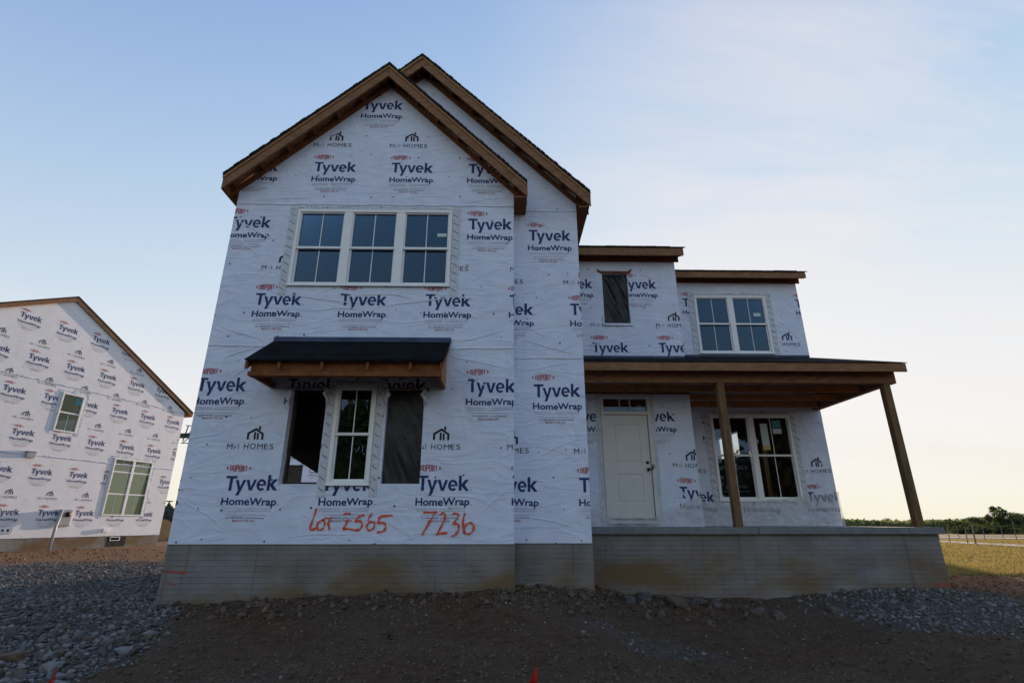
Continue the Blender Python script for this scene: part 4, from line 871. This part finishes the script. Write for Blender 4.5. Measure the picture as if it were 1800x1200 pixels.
for i, (x, y, z) in enumerate(gv):
    if y > 8 and (x > 7 or x < -6): buf[i, 2] = min(1, sm(12.5, 17, y + 2 * noise.noise((x * .3, y * .3, 5))) if x < 0 else sm(7.2, 9.5, x) * sm(9, 10.4, y)) * .9
ca.data.foreach_set('color', buf.ravel())
def ground_mat():
    m = bpy.data.materials.new('soil_and_stone'); m.use_nodes = True; n, l = m.node_tree.nodes, m.node_tree.links; b = n['Principled BSDF']; b.inputs['Roughness'].default_value = .95; b.inputs['Specular IOR Level'].default_value = .15
    t = n.new('ShaderNodeTexCoord')
    def nz(s, d=6, r=.6):
        z = n.new('ShaderNodeTexNoise'); z.inputs['Scale'].default_value = s; z.inputs['Detail'].default_value = d; z.inputs['Roughness'].default_value = r; l.new(t.outputs['Object'], z.inputs[0]); return z.outputs['Fac']
    def ramp(f, cols):
        r_ = n.new('ShaderNodeValToRGB'); e_ = r_.color_ramp.elements
        while len(e_) < len(cols): e_.new(.5)
        for i, (p, c) in enumerate(cols): e_[i].position = p; e_[i].color = (*c, 1)
        l.new(f, r_.inputs[0]); return r_.outputs[0]
    def mix(f, a, c):
        q_ = n.new('ShaderNodeMixRGB'); l.new(f, q_.inputs[0]); l.new(a, q_.inputs[1]); l.new(c, q_.inputs[2]); return q_.outputs[0]
    dirt = mix(ramp(nz(.8, 5), [(.40, (0, 0, 0)), (.60, (1, 1, 1))]), ramp(nz(9, 9, .7), [(.3, (.050, .029, .017)), (.55, (.096, .058, .035)), (.75, (.14, .090, .056))]), ramp(nz(24, 8, .75), [(.3, (.05, .034, .024)), (.5, (.092, .063, .042)), (.72, (.165, .122, .088))]))
    v = n.new('ShaderNodeTexVoronoi'); v.inputs['Scale'].default_value = 26; l.new(t.outputs['Object'], v.inputs[0])
    stone = mix(nz(30), ramp(v.outputs['Color'], [(.1, (.05, .048, .05)), (.9, (.14, .137, .14))]), ramp(nz(6), [(.3, (.06, .058, .058)), (.7, (.115, .112, .112))]))
    grass = mix(nz(.35, 5), ramp(nz(3, 8, .7), [(.3, (.10, .09, .034)), (.7, (.24, .185, .075))]), ramp(nz(.06, 4), [(.35, (.17, .115, .065)), (.65, (.14, .12, .05))]))
    at = n.new('ShaderNodeAttribute'); at.attribute_name = 'cover'; sp_ = n.new('ShaderNodeSeparateColor'); l.new(at.outputs['Color'], sp_.inputs[0])
    clay = ramp(nz(11, 8, .7), [(.3, (.10, .048, .024)), (.55, (.18, .092, .048)), (.75, (.26, .15, .085))])
    c = mix(sp_.outputs[1], mix(sp_.outputs[0], mix(sp_.outputs[2], dirt, clay), stone), grass); l.new(c, b.inputs['Base Color'])
    ad = n.new('ShaderNodeMath'); ad.operation = 'ADD'; l.new(nz(14, 8, .7), ad.inputs[0]); l.new(nz(60, 6, .7), ad.inputs[1])
    bp = n.new('ShaderNodeBump'); bp.inputs['Strength'].default_value = .8; bp.inputs['Distance'].default_value = .03; l.new(ad.outputs[0], bp.inputs['Height']); l.new(bp.outputs[0], b.inputs['Normal']); return m
tag(link('ground', me, ground_mat()), kind='structure')

# crushed stone, clods and straw: single meshes of many small pieces
ICO = None
def pieces(name, pts, sizes, mats, flat=.65, label=None, cat=None):
    """a low, angular stone at each point, each one deformed and turned differently"""
    bm = bmesh.new(); bmesh.ops.create_icosphere(bm, subdivisions=1, radius=1); iv = np.array([v.co[:] for v in bm.verts]); jf = np.array([[v.index for v in f.verts] for f in bm.faces]); bm.free()
    n = len(pts); pts = np.array(pts); sizes = np.array(sizes)[:, None, None]
    v = np.repeat(iv[None], n, 0) * (1 + rng.uniform(-.42, .34, (n, len(iv), 1))); v = v * rng.uniform(.65, 1.25, (n, 1, 3)); v[:, :, 2] *= flat
    q, _ = np.linalg.qr(rng.normal(size=(n, 3, 3))); tilt = rng.uniform(0, 1, (n, 1, 1)) < .35
    a = rng.uniform(0, 6.283, n); rz = np.zeros((n, 3, 3)); rz[:, 0, 0] = np.cos(a); rz[:, 0, 1] = -np.sin(a); rz[:, 1, 0] = np.sin(a); rz[:, 1, 1] = np.cos(a); rz[:, 2, 2] = 1
    rot = np.where(tilt, q, rz); v = np.einsum('nij,nkj->nki', rot, v) * sizes + pts[:, None, :]
    f = (jf[None] + (np.arange(n) * len(iv))[:, None, None]).reshape(-1, 3)
    me = bpy.data.meshes.new(name); me.from_pydata(v.reshape(-1, 3).tolist(), [], f.tolist())
    mi = np.repeat(rng.integers(0, len(mats), n), len(jf)); me.polygons.foreach_set('material_index', mi.astype(np.int32))
    return tag(link(name, me, mats), label, cat, kind='stuff')
ST = [mat('stone_grey', (.098, .092, .088), (.165, .157, .150), scale=8, rough=.95), mat('stone_dark', (.062, .058, .055), (.11, .105, .10), scale=8, rough=.95), mat('stone_pale', (.15, .147, .143), (.22, .217, .212), scale=8, rough=.95), mat('stone_brown', (.075, .06, .048), (.125, .105, .087), scale=8, rough=.95)]
pts, sz = [], []
def scatter(x0, x1, y0, y1, n, smin, smax, wf, sink=.3, pw=2.2):
    for _ in range(n):
        x, y = random.uniform(x0, x1), random.uniform(y0, y1)
        if random.random() > wf(x, y): continue
        s_ = smin + (smax - smin) * random.random() ** pw; pts.append((x, y, gh(x, y) + s_ * sink)); sz.append(s_)
near = lambda x, y: gravel_w(x, y) * (.5 if y > 9 else 1)
scatter(-8.5, -3.6, 5.0, 9.5, 15000, .010, .044, near)
scatter(-7.5, -3.9, 5.0, 7.4, 420, .03, .085, near, pw=1.6)
scatter(-13, -4.9, 9.0, 18, 20000, .012, .036, gravel_w)
scatter(4.2, 10.0, 7.0, 9.48, 7500, .012, .042, gravel_w)
scatter(-.5, 4.5, 6.3, 8.2, 2600, .008, .032, gravel_w)
scatter(-4.6, 8, 5.2, 9.4, 900, .006, .022, lambda x, y: 1, pw=3)
pieces('gravel', pts, sz, ST, label='grey crushed stone spread beside the foundation and along the drive', cat='gravel')
DM = [mat('clod_dark', (.055, .038, .026), (.09, .063, .043), scale=10, rough=.98), mat('clod_brown', (.085, .058, .038), (.13, .092, .064), scale=10, rough=.98), mat('clod_pale', (.10, .072, .05), (.15, .11, .078), scale=10, rough=.98)]
pts, sz = [], []
scatter(-5, 7.5, 5.2, 9.5, 16000, .003, .024, lambda x, y: 1 - gravel_w(x, y), pw=3.2)
scatter(-5, 4.2, 7.6, 9.4, 3000, .012, .06, lambda x, y: (1 - gravel_w(x, y)) * sm(1.3, .1, (8.27 if x < 1.4 else 9.5) - y), pw=2.5)
pieces('dirt_clods', pts, sz, DM, flat=.7, label='loose brown clods strewn over the bare yard', cat='soil'); pts, sz = [], []
scatter(7.5, 14, 8.8, 13, 1500, .008, .04, lambda x, y: 1 - gravel_w(x, y), pw=2.5)
scatter(-20, -5, 13, 24, 2200, .010, .05, lambda x, y: 1 - gravel_w(x, y), pw=2.5)
pieces('clay_clods', pts, sz, [mat('clay_dark', (.10, .05, .026), (.15, .08, .042), scale=10, rough=.98), mat('clay_light', (.17, .095, .05), (.24, .14, .08), scale=10, rough=.98)], flat=.7, label='reddish clay clods beyond the gravel and beside the porch', cat='soil')
sv, sf = [], []
for _ in range(1000):
    x, y = random.uniform(-5, 7.5), random.uniform(5.2, 9.3); z = gh(x, y) + .012; a = random.uniform(0, 6.28); L = random.uniform(.02, .075); w = .0016
    dx, dy = math.cos(a) * L, math.sin(a) * L; k = len(sv); t_ = random.uniform(-.3, .5) * L
    sv += [(x - w, y, z), (x + w, y, z), (x + dx + w, y + dy, z + t_ + .004), (x + dx - w, y + dy, z + t_ + .004)]; sf.append((k, k + 1, k + 2, k + 3))
me = bpy.data.meshes.new('straw'); me.from_pydata(sv, [], sf); tag(link('straw', me, mat('straw', (.14, .115, .07), (.22, .185, .12), rough=.9)), 'short bits of dry straw lying on the soil', 'straw', kind='stuff')
# dry grass field on the right
sv, sf = [], []
for _ in range(42000):
    t = random.random(); y = 12.6 + 30 * t * t; x = y * random.uniform(.70, 1.02)
    if random.random() > grass_w(x, y): continue
    z = gh(x, y, False); h = random.uniform(.03, .12) * (1 + .4 * noise.noise((x * .5, y * .5, 4))); w = .004 + .0007 * y; a = random.uniform(0, 3.14); lx, ly = random.gauss(0, .05), random.gauss(0, .05); k = len(sv)
    dx, dy = math.cos(a) * w, math.sin(a) * w; sv += [(x - dx, y - dy, z - .01), (x + dx, y + dy, z - .01), (x + lx, y + ly, z + h)]; sf.append((k, k + 1, k + 2))
me = bpy.data.meshes.new('grass'); me.from_pydata(sv, [], sf); tag(link('grass', me, M['grass']), 'dry golden grass growing in the open field', 'grass', kind='stuff')
# pale paths crossing the field
def strip(name, pts_, w, m):
    b = MB(); vs = []
    for i, p in enumerate(pts_):
        a_, c_ = Vector(pts_[max(i - 1, 0)]), Vector(pts_[min(i + 1, len(pts_) - 1)]); d_ = (c_ - a_).normalized(); r_ = Vector((-d_.y, d_.x))
        for s_ in (-1, 1): x, y = p[0] + r_.x * s_ * w / 2, p[1] + r_.y * s_ * w / 2; vs.append((x, y, gh(x, y, False) + .05))
    b.add(vs, [(2 * i, 2 * i + 1, 2 * i + 3, 2 * i + 2) for i in range(len(pts_) - 1)])
    return tag(b.build(name, m), kind='structure')
strip('path', [(26.6, 20 + 2 * i) for i in range(3)] + [(26.7, 27), (27.3, 31), (28.0, 35), (29.5, 40), (32, 46)], 1.9, M['path'])
strip('road', [(44.5, 30), (44.8, 40), (45.5, 48), (47, 56), (50, 66)], 2.6, M['path'])

# ------------------------------------------------------------------ rocks, flags, posts, machine
RK = [ST[1], ST[1], ST[3]]
def rock(x, y, s_, lab, sq=(1.2, .9, .7)):
    bm = bmesh.new(); bmesh.ops.create_icosphere(bm, subdivisions=2, radius=1); sd_ = random.random() * 50
    for v in bm.verts:
        p = v.co.copy(); f_ = 1 + .5 * noise.noise(p * 1.2 + Vector((sd_, 0, 0))) + .22 * noise.noise(p * 3.1 + Vector((sd_, 5, 0)))
        v.co = Vector((p.x * sq[0], p.y * sq[1], p.z * sq[2])) * f_ * s_
        v.co.z = min(v.co.z, s_ * sq[2] * .62); v.co.x = max(min(v.co.x, s_ * .95 * sq[0]), -s_ * .9 * sq[0])
    me = bpy.data.meshes.new('rock'); bm.to_mesh(me); bm.free(); o = link('rock', me, random.choice(RK)); o.location = (x, y, gh(x, y) + s_ * .18); o.rotation_euler = (random.uniform(-.4, .4), random.uniform(-.4, .4), random.uniform(0, 3))
    return tag(o, lab, 'rock', 'broken concrete and rocks along the porch foundation')
for x, y, s_, lab in ((2.02, 9.05, .10, 'flat pale rock leftmost of the row under the porch foundation'), (2.32, 9.28, .115, 'broad grey rock touching the porch foundation, second from the left of the row'), (2.80, 9.12, .165, 'largest broken grey rock of the row below the porch foundation'),
                      (3.16, 9.20, .12, 'upright blue grey rock just right of the largest one by the porch foundation'), (3.42, 9.10, .10, 'small leaning slab of rock right of the blue grey upright one'), (4.02, 8.98, .12, 'long slanting dark slab of rock in the middle of the porch foundation'),
                      (4.28, 8.80, .10, 'grey rock at the lower right end of the long slanting slab'), (5.15, 8.85, .105, 'dark half buried rock left of the gravel heap by the porch')): rock(x, y, s_, lab)
for x, y, s_, sq, mm, lab in ((-5.55, 6.75, .17, (1.5, .8, .55), DM[1], 'long lump of brown clay lying on the gravel at the lower left'), (-5.08, 6.86, .10, (1.2, .9, .7), DM[1], 'rounded brown stone right of the long clay lump in the gravel'), (-4.85, 6.5, .11, (1.2, .9, .7), ST[2], 'pale angular stone below the rounded brown one in the gravel')):
    o = rock(x, y, s_, lab, sq); del o['group']; o.data.materials[0] = mm
def flag(x, y, ztop, lab, lean):
    zg = gh(x, y) - .05; e_ = empty('marker_flag', (x, y, zg), lab, 'flag', 'red pin flags in the front yard')
    MB().tube([(x, y, zg), (x + lean * .4, y, (zg + ztop) / 2), (x + lean, y, ztop)], .0022, 6).build('wire', M['wire'], e_)
    vs = []; n, k = 7, 6
    for j in range(k + 1):
        for i in range(n + 1):
            a, c = i / n, j / k; wdt = .068 * (c ** .75 if lean < 0 else c ** .6)
            vs.append((x + lean * (1 - c * .1) - wdt * a + .008 * a * math.sin(c * 4), y - .012 * math.sin(a * 5 + c * 2) - .01 * a, ztop - .145 * c - .03 * a * (1 - c)))
    b = MB().add(vs, [(j * (n + 1) + i, j * (n + 1) + i + 1, (j + 1) * (n + 1) + i + 1, (j + 1) * (n + 1) + i) for j in range(k) for i in range(n)])
    b.build('flag_cloth', M['flag'], e_, smooth=True).modifiers.new('s', 'SOLIDIFY').thickness = .001
flag(-3.69, 5.0, -1.15, 'red pin flag at the bottom left beside the gravel', .012)
flag(.29, 5.0, -1.121, 'red pin flag at the bottom centre in the bare soil', .006)
wv, wf = [], []; wz = gh(-1.30, 6.75)
for i in range(34):
    a = random.uniform(0, 6.28); L = random.uniform(.05, .13); lean = random.uniform(.2, .9); k = len(wv); ca_, sa_ = math.cos(a), math.sin(a)
    for t_, w_ in ((0, .004), (.5, .0035), (1, .0006)):
        px_, py_, pz_ = -1.30 + ca_ * L * lean * t_ ** 1.4, 6.75 + sa_ * L * lean * t_ ** 1.4, wz + L * t_ * (1.1 - .35 * t_ * lean)
        wv += [(px_ - sa_ * w_, py_ + ca_ * w_, pz_), (px_ + sa_ * w_, py_ - ca_ * w_, pz_)]
    wf += [(k, k + 1, k + 3, k + 2), (k + 2, k + 3, k + 5, k + 4)]
me = bpy.data.meshes.new('weed'); me.from_pydata(wv, [], wf); tag(link('weed', me, M['leaf']), 'small green weed tuft alone in the bare soil below the number', 'weed')
# posts along the path
posts = [(27.0, 33.0, .95, .03), (27.3, 32.1, .8, .03), (26.3, 30.4, 1.15, .05), (32.9, 37.2, .95, .03), (35.1, 37.2, 1.3, .03), (31.9, 39.9, 1.0, .03), (38.5, 46, 1.0, .03), (43.2, 47, 1.1, .03)]
plab = ['thin leaning post by the pale path near the porch corner', 'short slim post between the thin leaning one and the thick one', 'thick grey post in front of the pale path', 'slim post standing behind the path right of the thick post', 'tall slim post at the far right of the field',
        'post just clear of the porch corner behind the path', 'small distant post behind the thick one, below the dark bushes', 'small distant post near the tall dark tree']
for (x, y, h, r_), lab in zip(posts, plab):
    r_ *= .75
    z = gh(x, y, False); b = MB().tube([(x, y, z - .2), (x + .05, y, z + h * .6), (x + .08, y, z + h)], [r_ * 1.1, r_, r_ * .85], 8); tag(b.build('fence_post', M['post']), lab, 'fence post', 'posts along the field path')
# machine behind the gap between the houses
E_ = empty('telehandler', (-24.3, 40, -1.5), 'dark machine with a tan wheel half hidden in the gap between the two houses', 'machine')
def wheel(x, y, z, r_, w):
    o = MB().tube([(x - w / 2, y, z), (x - w * .42, y, z), (x + w * .42, y, z), (x + w / 2, y, z)], [r_ * .86, r_, r_, r_ * .86], 28).build('wheel', M['rubber'], E_, smooth=False)
    MB().tube([(x - w / 2 - .03, y, z), (x + w / 2 + .03, y, z)], r_ * .62, 24).build('rim', M['tan'], o)
b = MB(); b.tube([(-24.1, 39.4, -.55), (-24.1, 39.62, -.55)], 1.0, 30).build('wheel', M['rubber'], E_); MB().tube([(-24.1, 39.36, -.55), (-24.1, 39.66, -.55)], .74, 26).build('rim', M['tan'], E_)
wheel(-23.6, 42.6, -.6, .9, .5)
MB().box(-27.6, -23.2, 39.7, 43, -.6, .1).box(-25.2, -23.8, 41.2, 43, .1, 1.0).build('chassis', M['machine'], E_, bevel=.05)
MB().bar((-24.45, 39.7, 0), (-24.15, 39.7, 1.25), .16, .2).box(-24.5, -23.95, 39.55, 39.85, .72, 1.1).bar((-24.35, 39.6, 1.42), (-23.9, 39.6, 1.42), .08, .07).bar((-24.2, 39.6, 1.1), (-24.1, 39.6, 1.4), .08, .08).build('mast', M['machine'], E_)
b = MB().bar((-27.2, 41, .3), (-26.6, 41, 6.3), .22, .3).bar((-26.6, 41, 6.3), (-24.15, 40.8, 6.35), .25, .35)
b.bar((-24.75, 40.7, 7.1), (-23.9, 40.7, 7.05), .06, .06).bar((-24.55, 40.7, 7.05), (-24.75, 40.7, 5.9), .06, .06).bar((-24.15, 40.7, 7.0), (-24.45, 40.7, 6.2), .06, .06).bar((-24.85, 40.7, 5.75), (-24.0, 40.7, 5.72), .08, .06).bar((-24.7, 40.7, 5.8), (-24.25, 40.7, 6.2), .05, .05).build('boom', M['machine'], E_)

# ------------------------------------------------------------------ trees
def crown_mesh(name, seed, n, leaf, lobes, m):
    """leaf clumps through the volume of several lobes in a unit crown (x,y in -1..1, z 0..1)"""
    r_ = np.random.default_rng(seed); vs = []; fs = []
    L = []
    for _ in range(lobes):
        a = r_.uniform(0, 6.28); h = r_.uniform(.10, .84); rad = r_.uniform(.1, .70) * (1 - max(0, h - .35) * .95); L.append((math.cos(a) * rad, math.sin(a) * rad, h, r_.uniform(.18, .34)))
    for _ in range(n):
        cx, cy, cz, cr_ = L[r_.integers(len(L))]; d_ = r_.normal(size=3); d_ /= np.linalg.norm(d_); p = np.array([cx, cy, cz]) + d_ * np.array([1, 1, .55]) * cr_ * r_.uniform(.35, 1.06) ** .6
        a = r_.normal(size=3); a /= np.linalg.norm(a); b_ = np.cross(a, r_.normal(size=3)); b_ /= np.linalg.norm(b_); s_ = leaf * r_.uniform(.6, 1.3); k = len(vs); sc_ = np.array([1, 1, .55])
        vs += [tuple(p + a * s_ * sc_), tuple(p + b_ * s_ * .6 * sc_), tuple(p - a * s_ * sc_), tuple(p - b_ * s_ * .6 * sc_)]; fs.append((k, k + 1, k + 2, k + 3))
    me = bpy.data.meshes.new(name); me.from_pydata(vs, [], fs); me.materials.append(m); return me
def trunk_mesh(seed, m):
    rd = random.Random(seed); b = MB(); b.tube([(0, 0, -.05), (.02, 0, .2), (.0, .02, .5), (.03, 0, .85)], [.055, .04, .028, .008], 8)
    for i in range(7):
        a = rd.uniform(0, 6.28); z = rd.uniform(.18, .55); L = rd.uniform(.35, .7); b.tube([(0, 0, z), (math.cos(a) * L * .5, math.sin(a) * L * .5, z + .14), (math.cos(a) * L, math.sin(a) * L, z + .3)], [.02, .013, .004], 6)
    me = bpy.data.meshes.new('trunk'); me.from_pydata(b.v, [], b.f); me.materials.append(m); return me
CR = {'far': [crown_mesh('crown', 10 + i, 2600, .060, 16 + i, M['leaffar']) for i in range(3)], 'dark': [crown_mesh('crown', 20 + i, 2800, .058, 16 + i, M['leafdark']) for i in range(3)],
      'near': [crown_mesh('crown', 30 + i, 7000, .045, 14 + i, M['leaf']) for i in range(2)] + [crown_mesh('crown', 40, 7000, .045, 14, M['leafrust'])]}
TR = [trunk_mesh(i, M['bark']) for i in range(3)]
def tree(x, y, z, w, h, kind, k, label, group, cat='tree', name='tree', low=0):
    e_ = empty(name, (x, y, z), label, cat, group)
    for nm, me in (('crown', CR[kind][k % len(CR[kind])]), ('trunk', TR[k % 3])):
        o = bpy.data.objects.new(nm, me); COL.objects.link(o); o.parent = e_; o.scale = (w, w, h) if nm == 'crown' else (min(w, h * .5), min(w, h * .5), h); o.rotation_euler = (0, 0, k * 1.7)
        if nm == 'crown': o.location = (0, 0, -low * h)
    return e_
def at_px(px, Y): return Y * math.tan(math.atan((px - 900) / 963) + .0172)
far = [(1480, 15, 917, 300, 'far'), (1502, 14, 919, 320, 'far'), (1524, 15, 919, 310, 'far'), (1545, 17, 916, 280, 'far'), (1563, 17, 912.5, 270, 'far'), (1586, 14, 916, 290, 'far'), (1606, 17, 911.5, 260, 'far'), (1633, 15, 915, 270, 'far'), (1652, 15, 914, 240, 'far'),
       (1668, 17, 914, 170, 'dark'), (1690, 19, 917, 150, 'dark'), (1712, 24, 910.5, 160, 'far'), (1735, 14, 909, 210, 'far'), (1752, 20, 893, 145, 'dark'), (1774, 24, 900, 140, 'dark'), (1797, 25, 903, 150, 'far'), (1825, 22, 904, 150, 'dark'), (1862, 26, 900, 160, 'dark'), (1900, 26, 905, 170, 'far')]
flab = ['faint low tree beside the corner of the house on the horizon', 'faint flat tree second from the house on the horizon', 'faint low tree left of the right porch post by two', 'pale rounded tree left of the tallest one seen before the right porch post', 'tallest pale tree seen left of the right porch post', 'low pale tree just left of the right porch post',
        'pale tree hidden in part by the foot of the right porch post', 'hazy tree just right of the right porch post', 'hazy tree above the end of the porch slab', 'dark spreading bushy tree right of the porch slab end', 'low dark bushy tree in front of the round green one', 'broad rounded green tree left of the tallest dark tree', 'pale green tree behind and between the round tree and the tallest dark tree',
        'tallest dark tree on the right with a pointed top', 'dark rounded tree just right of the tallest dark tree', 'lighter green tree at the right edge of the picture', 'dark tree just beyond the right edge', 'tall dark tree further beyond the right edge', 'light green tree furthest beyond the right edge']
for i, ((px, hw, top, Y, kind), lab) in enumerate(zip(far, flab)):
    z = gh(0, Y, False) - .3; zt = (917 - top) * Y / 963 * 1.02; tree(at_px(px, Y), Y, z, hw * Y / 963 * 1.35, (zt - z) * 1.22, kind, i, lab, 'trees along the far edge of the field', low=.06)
hedge = [(1664, 150), (1683, 135), (1703, 138), (1724, 132), (1746, 130), (1768, 128), (1792, 132), (1815, 130)]
for i, (px, Y) in enumerate(hedge):
    z = gh(0, Y, False) - .3
    tree(at_px(px, Y), Y, z, 2.6 + .5 * (i % 3), 2.3 + .35 * (i * 7 % 3), 'dark', i + 1, ['low dark bush under the spreading bushy tree', 'second low bush along the foot of the trees, under the low dark tree', 'low bush left of the foot of the round green tree', 'low bush right of the foot of the round green tree', 'low bush at the foot of the tallest dark tree', 'low bush right of the foot of the tallest dark tree', 'low bush at the right edge of the picture', 'low bush just outside the right edge'][i], 'low bushes along the foot of the trees', 'bush', 'bush', .22)
def wood_mass():
    """the far wood closing the field: one mass of leaf clumps"""
    r_ = np.random.default_rng(5); vs = []; fs = []
    for _ in range(15000):
        x = r_.uniform(60, 420); y = 235 + r_.uniform(-14, 14); top = 3.5 + 1.5 * noise.noise((x * .045, 1, 1)) + 1.3 * noise.noise((x * .16, 4, 1)); zz = -3.4 + (top + .35) * r_.uniform(0, 1) ** .7
        a = r_.normal(size=3); b_ = r_.normal(size=3); s_ = r_.uniform(.5, 1.1); k = len(vs); p = np.array([x, y, zz]); a = a / np.linalg.norm(a) * s_; b_ = b_ / np.linalg.norm(b_) * s_
        vs += [tuple(p + a), tuple(p + b_), tuple(p - a), tuple(p - b_)]; fs.append((k, k + 1, k + 2, k + 3))
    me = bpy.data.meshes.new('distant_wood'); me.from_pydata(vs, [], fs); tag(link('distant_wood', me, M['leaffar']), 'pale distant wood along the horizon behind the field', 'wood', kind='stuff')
wood_mass()
tree(27.5, 60, -1.8, 3.2, 10.5, 'dark', 1, 'tree glimpsed as a dark outline through the porch window', None)
back = [(-14, -30, 15, 'near', 0, 'tall green tree across the street, mirrored in the narrow lower window'), (-5.5, -36, 14, 'near', 1, 'broad green tree behind the photographer, right of the one mirrored in the narrow window'), (-24, -34, 13, 'near', 1, 'green tree across the street, furthest to the left behind the photographer'), (5, -40, 13, 'near', 0, 'green tree across the street straight behind the photographer'),
        (20.8, -17, 16.2, 'near', 2, 'rust tinted tree mirrored in the lower right of the upper right window'), (27, -24, 13, 'near', 2, 'rust tinted tree across the street mirrored in the porch window'), (15, -34, 12, 'near', 1, 'green tree across the street between the straight one and the rust tinted pair')]
for x, y, h, kind, k, lab in back: tree(x, y, -1.7, h * .42, h, kind, k, lab, 'trees across the street seen in the window glass', low=.05)
